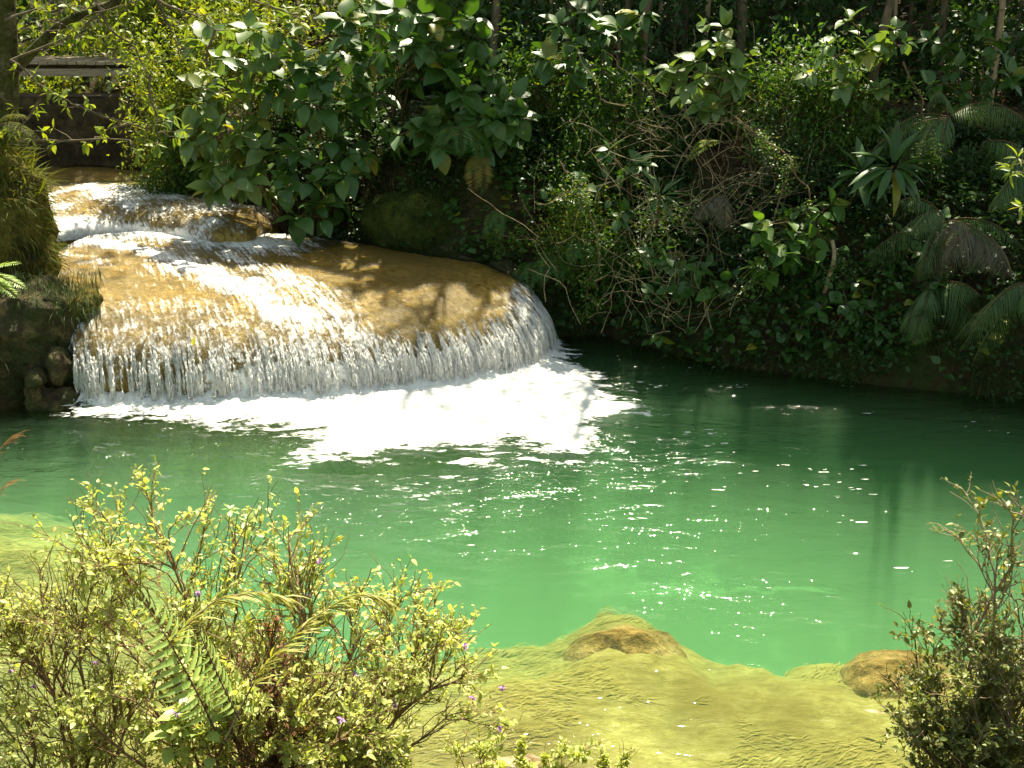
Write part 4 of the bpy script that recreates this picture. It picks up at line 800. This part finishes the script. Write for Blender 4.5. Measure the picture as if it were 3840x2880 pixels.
# bank trees of the left side (out of the sun path), and the far-off wood
for k, (x, y) in enumerate([(-9.5, 20), (-7, 22), (-4.2, 21), (-2.4, 19.5), (-11, 17), (-1.2, 21.5)]):
    tree('forest_tree', 'leafy tree beyond the stream behind the footbridge', x, y, rng.uniform(5, 7), .09, 1.7, 5200, .14, 'lit' if k % 2 else 'small', 'bark', 'leafy trees behind the footbridge', (0, 0), 16, zc=4.2)
N = 46000; x = rng.uniform(-26, 26, N); y = rng.uniform(22.5, 32, N) + .02*x*x; z = height(x, y) + rng.uniform(0, 9, N)
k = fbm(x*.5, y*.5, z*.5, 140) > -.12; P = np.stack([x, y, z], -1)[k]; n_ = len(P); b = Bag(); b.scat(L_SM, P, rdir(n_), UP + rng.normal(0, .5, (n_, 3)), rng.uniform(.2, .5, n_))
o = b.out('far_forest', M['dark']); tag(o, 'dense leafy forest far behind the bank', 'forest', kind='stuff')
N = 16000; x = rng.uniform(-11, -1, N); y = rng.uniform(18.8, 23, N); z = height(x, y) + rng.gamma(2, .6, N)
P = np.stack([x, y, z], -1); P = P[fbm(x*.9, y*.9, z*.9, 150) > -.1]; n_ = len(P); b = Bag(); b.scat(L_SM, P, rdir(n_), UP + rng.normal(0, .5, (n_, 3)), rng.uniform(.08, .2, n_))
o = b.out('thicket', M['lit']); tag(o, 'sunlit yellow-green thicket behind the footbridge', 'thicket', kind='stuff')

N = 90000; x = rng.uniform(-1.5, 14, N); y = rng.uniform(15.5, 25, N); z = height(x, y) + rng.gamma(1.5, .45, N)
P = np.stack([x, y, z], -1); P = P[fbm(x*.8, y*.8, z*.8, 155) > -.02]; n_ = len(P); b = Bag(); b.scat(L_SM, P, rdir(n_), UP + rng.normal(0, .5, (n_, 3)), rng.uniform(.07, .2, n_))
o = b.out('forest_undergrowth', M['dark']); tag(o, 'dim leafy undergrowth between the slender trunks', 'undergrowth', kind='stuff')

# ---------------- near bank plants ----------------
def nearshrub(name, label, base, targets, depth=4, sz=.024, mat='shrub', bark='redtwig', dens=7, r0=.011, flowers=0, sub=5, ln=.34, cat='shrub', straight=.26, bare=0.42, T=L_MID):
    base = np.array(base, float); root = thing(name, label, cat, base); s = Bag(); LP_, LD = [], []; tipsL = []
    def br(p, d, L, r, k):
        C = [p]; dd = nrm(d); n = 6
        for q in range(n):
            dd = nrm(dd + rng.normal(0, straight*.55, 3) + np.array([0, 0, -.01])); C.append(C[-1] + dd*L/n)
        C = np.array(C); s.tube(C, np.linspace(r, r*.6, n+1), 4 if k > 1 else 6)
        if k >= 2:
            for q in range(dens if k >= 3 else dens//2):
                t = rng.uniform(.15, 1); i = min(int(t*n), n-1); p_ = C[i] + (C[i+1]-C[i])*(t*n-i)
                LP_.append(p_); LD.append(nrm(C[i+1]-C[i])*.5 + rdir(1)[0]*.9)
            if k >= 3: tipsL.append(C[-1])
        if k < depth:
            for q in range(sub if k else 4):
                i = rng.integers(2, n+1); nd = nrm(nrm(C[i]-C[i-1]) + rdir(1, -.4, .8)[0]*rng.uniform(.4, .75)); br(C[i], nd, L*rng.uniform(.5, .8), r*.62, k+1)
    for tg in targets:
        tg = np.array(tg, float); C = curve(base + rng.normal(0, .03, 3)*[1, 1, 0], tg, -.04, .08, 9); L = np.linalg.norm(tg-base)
        s.tube(C, np.linspace(r0, r0*.45, 9), 7)
        for q in range(7):
            i = rng.integers(2, 9); d = nrm(nrm(C[i]-C[i-1]) + rdir(1, -.3, .7)[0]*.6); br(C[i], d, ln*rng.uniform(.5, 1)*(L/1.2)**.5, r0*.42, 2)
        br(C[-1], C[-1]-C[-2], ln*.7, r0*.4, 3)
        for q in range(14):
            i = rng.integers(1, 9); d = nrm(nrm(C[i]-C[i-1]) + rdir(1, -.2, .8)[0]*.7); s.tube(curve(C[i], C[i] + d*ln*rng.uniform(.6, 1.5), 0, .12, 8), np.linspace(r0*.3, .0012, 8), 4)
    s.out('branches', M[bark], root)
    P = np.array(LP_); D = np.array(LD); k = rng.random(len(P)) > bare; P, D = P[k], D[k]
    b = Bag(); b.scat(T, P, D, UP + rng.normal(0, .4, P.shape), sz*(.35 + rng.gamma(2.2, .28, len(P))).clip(.35, 1.8)); b.out('foliage', M[mat], root)
    if flowers:
        tp = np.array(tipsL); idx = rng.choice(len(tp), flowers, replace=False)
        for i in idx:
            c = tp[i] + rng.normal(0, .02, 3) + [0, -.03, .0]; f = Bag(); dd = rdir(11); f.scat(L_SM, np.tile(c, (11, 1)), dd, UP, rng.uniform(.012, .024, 11), 1.4); f.out('flower', M['petal'], root)
    return root
def gb(px, Y, dz=0.0):
    p = at(px, 768, Y); return np.array([p[0], Y, gh(p[0], Y) + dz])
Yn = 4.1
nearshrub('shrub', 'tall yellow-green shrub with purple flowers in the middle of the left foreground clump', gb(255, 4.1), [at(205, 650, 4.1), at(140, 590, 4.2), at(175, 570, 4.3), at(235, 585, 4.2), at(300, 610, 4.1), at(160, 660, 3.9), at(250, 680, 3.8), at(320, 700, 3.9), at(120, 640, 4.2)], flowers=9, dens=9, sub=5)
nearshrub('shrub', 'yellow-green flowering shrub leaning right over the shallows from the left foreground clump', gb(335, 4.15), [at(390, 665, 4.2), at(415, 645, 4.3), at(355, 640, 4.2), at(430, 690, 4.1), at(380, 710, 4.0), at(420, 740, 4.0), at(310, 610, 4.3)], flowers=8, dens=9)
nearshrub('shrub', 'open yellow-green shrub with dark forked stem at the far left foreground', gb(80, 4.0), [at(30, 650, 4.0), at(80, 630, 4.1), at(15, 700, 3.9), at(110, 670, 4.0), at(45, 620, 4.2), at(130, 710, 3.9), at(10, 640, 4.1)], flowers=5, dens=7)
nearshrub('shrub', 'low yellow-green shrub filling the front of the left foreground clump', gb(210, 3.75), [at(160, 720, 3.7), at(230, 710, 3.7), at(290, 725, 3.7), at(110, 740, 3.7), at(340, 740, 3.7)], flowers=3, dens=8, ln=.25)
nearshrub('bare_shrub', 'brown dried-out weed in the left foreground clump', gb(285, 3.9), [at(255, 710, 3.8), at(235, 740, 3.7), at(270, 660, 3.9), at(275, 740, 3.7)], mat='brownweed', sz=.018, dens=4, ln=.2, bark='twig')
nearshrub('shrub', 'tall thin pale-stemmed shrub at the lower right edge', gb(985, 4.35), [at(995, 580, 4.3), at(1012, 535, 4.35), at(970, 640, 4.3), at(985, 670, 4.2), at(1022, 630, 4.3), at(1035, 660, 4.3), at(1000, 640, 4.4)], mat='shrubdk', bark='paletwig', dens=6, bare=.5, flowers=2, sz=.026, ln=.27)
nearshrub('shrub', 'dense dark green low shrub at the lower right corner', gb(1000, 4.1), [at(935, 715, 4.1), at(975, 710, 4.0), at(1010, 720, 4.0), at(920, 745, 4.0), at(960, 765, 3.9), at(1020, 755, 3.9), at(990, 700, 4.1)], mat='shrubdk', bark='paletwig', dens=13, sz=.022, ln=.26, bare=.15)
nearshrub('shrub', 'thin twiggy stems reaching left from the lower right shrub', gb(960, 4.3), [at(915, 640, 4.4), at(900, 690, 4.4), at(935, 650, 4.35), at(925, 690, 4.3)], mat='shrubdk', bark='twig', dens=3, bare=.3, sz=.025, ln=.2, sub=3, r0=.007)
nearshrub('weed', 'small reddish weed with a bare twig at the bottom centre', gb(470, 4.45), [at(505, 730, 4.45), at(455, 750, 4.45), at(480, 755, 4.4)], mat='shrub', dens=5, ln=.12, sz=.022, sub=3, r0=.004, flowers=2)
nearshrub('weed', 'pale weed growing over the bleached rock at the bottom centre', gb(530, 4.45), [at(490, 758, 4.5), at(520, 752, 4.5), at(560, 755, 4.5), at(585, 750, 4.5)], mat='shrub', dens=8, ln=.1, sz=.022, sub=4, r0=.004)
nearshrub('weed', 'small yellowish weed on the orange rock at the bottom edge', gb(620, 4.45), [at(600, 762, 4.5), at(625, 762, 4.5)], mat='shrub', dens=8, ln=.08, sz=.02, sub=4, r0=.004)
# foreground fern in the clump
root = thing('fern', 'arching green fern with curved pale leaflets in the left foreground clump', 'fern', gb(215, 3.4))
b = Bag(); s = Bag(); LF = leaf(5, .16, .2, .3, .3)
frond_geo(b, s, at(215, 730, 3.45), at(130, 560, 3.5) - at(215, 730, 3.45) + [0, 0, .1], .62, .5, 16, .19, LF, -.1, rb=.005)
o = b.out('frond', M['brightfern'], root); q = s.out('stalk', M['twig'], root); q.parent = o
b = Bag(); s = Bag(); frond_geo(b, s, at(240, 720, 3.5), at(170, 590, 3.5) - at(240, 720, 3.5), .45, -.4, 14, .13, LF, -.1, rb=.005)
o = b.out('frond', M['brightfern'], root); q = s.out('stalk', M['twig'], root); q.parent = o
# arching grass stem
def grass_stem(label, pts, n, ln, mat='drygrass', r=.004):
    C = resample([np.array(p) for p in pts], 30); root = thing('grass_stalk', label, 'grass', C[0]); s = Bag(); s.tube(C, np.linspace(r, r*.3, 30), 4); s.out('stem', M['paletwig'], root)
    b = Bag(); i = rng.integers(8, 29, n); T_ = nrm(C[np.minimum(i+1, 29)] - C[i]); b.scat(leaf(3, .10, .3, .3, .4), C[i], T_ + rng.normal(0, .22, (n, 3)) - [0, 0, .1], UP, ln*rng.uniform(.5, 1.2, n)); b.out('seed_head', M[mat], root)
grass_stem('pale grass stalk arching right out of the left foreground clump', [at(225, 740, 3.5), at(260, 670, 3.5), at(310, 620, 3.5), at(350, 595, 3.5), at(372, 592, 3.5), at(393, 606, 3.5)], 130, .10)
grass_stem('pale grass stalk bending right near the top of the left foreground clump', [at(150, 700, 3.5), at(170, 640, 3.5), at(215, 600, 3.5), at(252, 590, 3.5), at(290, 598, 3.5)], 90, .10)
grass_stem('thin reddish grass stalk at the left edge above the clump', [at(-40, 520, 4.3), at(-10, 460, 4.3), at(8, 440, 4.3), at(22, 432, 4.3)], 60, .05, 'brownweed', .002)
grass_stem('lower reddish grass stalk at the left edge above the clump', [at(-40, 560, 4.3), at(-10, 500, 4.3), at(8, 482, 4.3), at(18, 480, 4.3)], 50, .05, 'brownweed', .002)
tipshrub('weed', 'weed with larger heart-shaped green leaves at the bottom of the left foreground clump', 'weed', gb(195, 3.6), [at(185, 715, 3.65), at(205, 735, 3.6), at(172, 735, 3.6), at(225, 700, 3.7)], .10, L_BIG, 'brightfern', 'twig', 5, 3, r=.005)
tipshrub('weed', 'sprig of bright green leaves near the top of the left foreground clump', 'weed', gb(260, 4.2), [at(248, 522, 4.3), at(230, 510, 4.3)], .045, L_MID, 'brightfern', 'redtwig', 7, 9, r=.005)
# floating leaf and the yellow leaf on the falls
b = Bag(); b.scat(leaf(4, .22, .2, -.1, .4), onz(862, 710, .02), np.array([.9, -.35, 0]), UP, .15); o = b.out('floating_leaf', M['sunrock'], None, loc=onz(862, 710, .02)); tag(o, 'pale curled leaf floating on the shallows left of the lower right bush', 'leaf')
i = np.argmin(np.abs(DV[:, 150, 0] + 3.2)); p = DV[i, 150] + DN[i, 150]*.09
b = Bag(); b.scat(L_MID, p, np.array([.3, -.2, .9]), np.array([0, -1., .3]), .09); o = b.out('fallen_leaf', M['drygrass'], None, loc=p); tag(o, 'single yellow leaf stuck on the brink of the waterfall', 'leaf')
# algae combed by the current over the shallow bed
def algae(n, x0, x1, y0, y1, test, ln, zoff=0.0):
    x = rng.uniform(x0, x1, n); y = rng.uniform(y0, y1, n); z = height(x, y); k = test(x, y, z); x, y, z = x[k], y[k], z[k]
    a = .25 + 1.1*fbm(x*1.1, y*1.1, 0, 300) + rng.normal(0, .28, len(x)); e = .06
    dx = np.cos(a); dy = np.sin(a); dz = (height(x+e*dx, y+e*dy) - z)/e
    return np.stack([x, y, z+.006+zoff], -1), np.stack([dx, dy, np.clip(dz, -.8, .8)+.06], -1), rng.uniform(ln[0], ln[1], len(x))
b = Bag(); TA = leaf(2, .08, .1, .02, .4)
P, D, L_ = algae(80000, -5.2, 4.5, 4.4, 8.6, lambda x, y, z: (z < -.03) & (z > -.62) & (fbm(x*1.3, y*2.2, 0, 310) + .45*ss(-.30, -.50, z) > -.02), (.035, .11))
b.scat(TA, P, D, UP, L_); o = b.out('algae', M['algae']); tag(o, 'golden green algae combed over the shallow pool bed', 'algae', kind='stuff')
# near bank grass
P, Nn = bankpts(60000, -9, 9, -3, 5.4, .0, 8); k = rng.random(len(P)) < .35; P, Nn = P[k], Nn[k]; n_ = len(P); b = Bag()
b.scat(L_BLADE, P, Nn + rdir(n_, -.2, .6)*.8, UP, rng.uniform(.06, .22, n_)); o = b.out('bank_grass', M['grassy']); tag(o, 'short grass on the near bank', 'grass', kind='stuff')
print('polys', sum(len(o.data.polygons) for o in bpy.data.objects if o.type == 'MESH'), 'objs', len(bpy.data.objects))
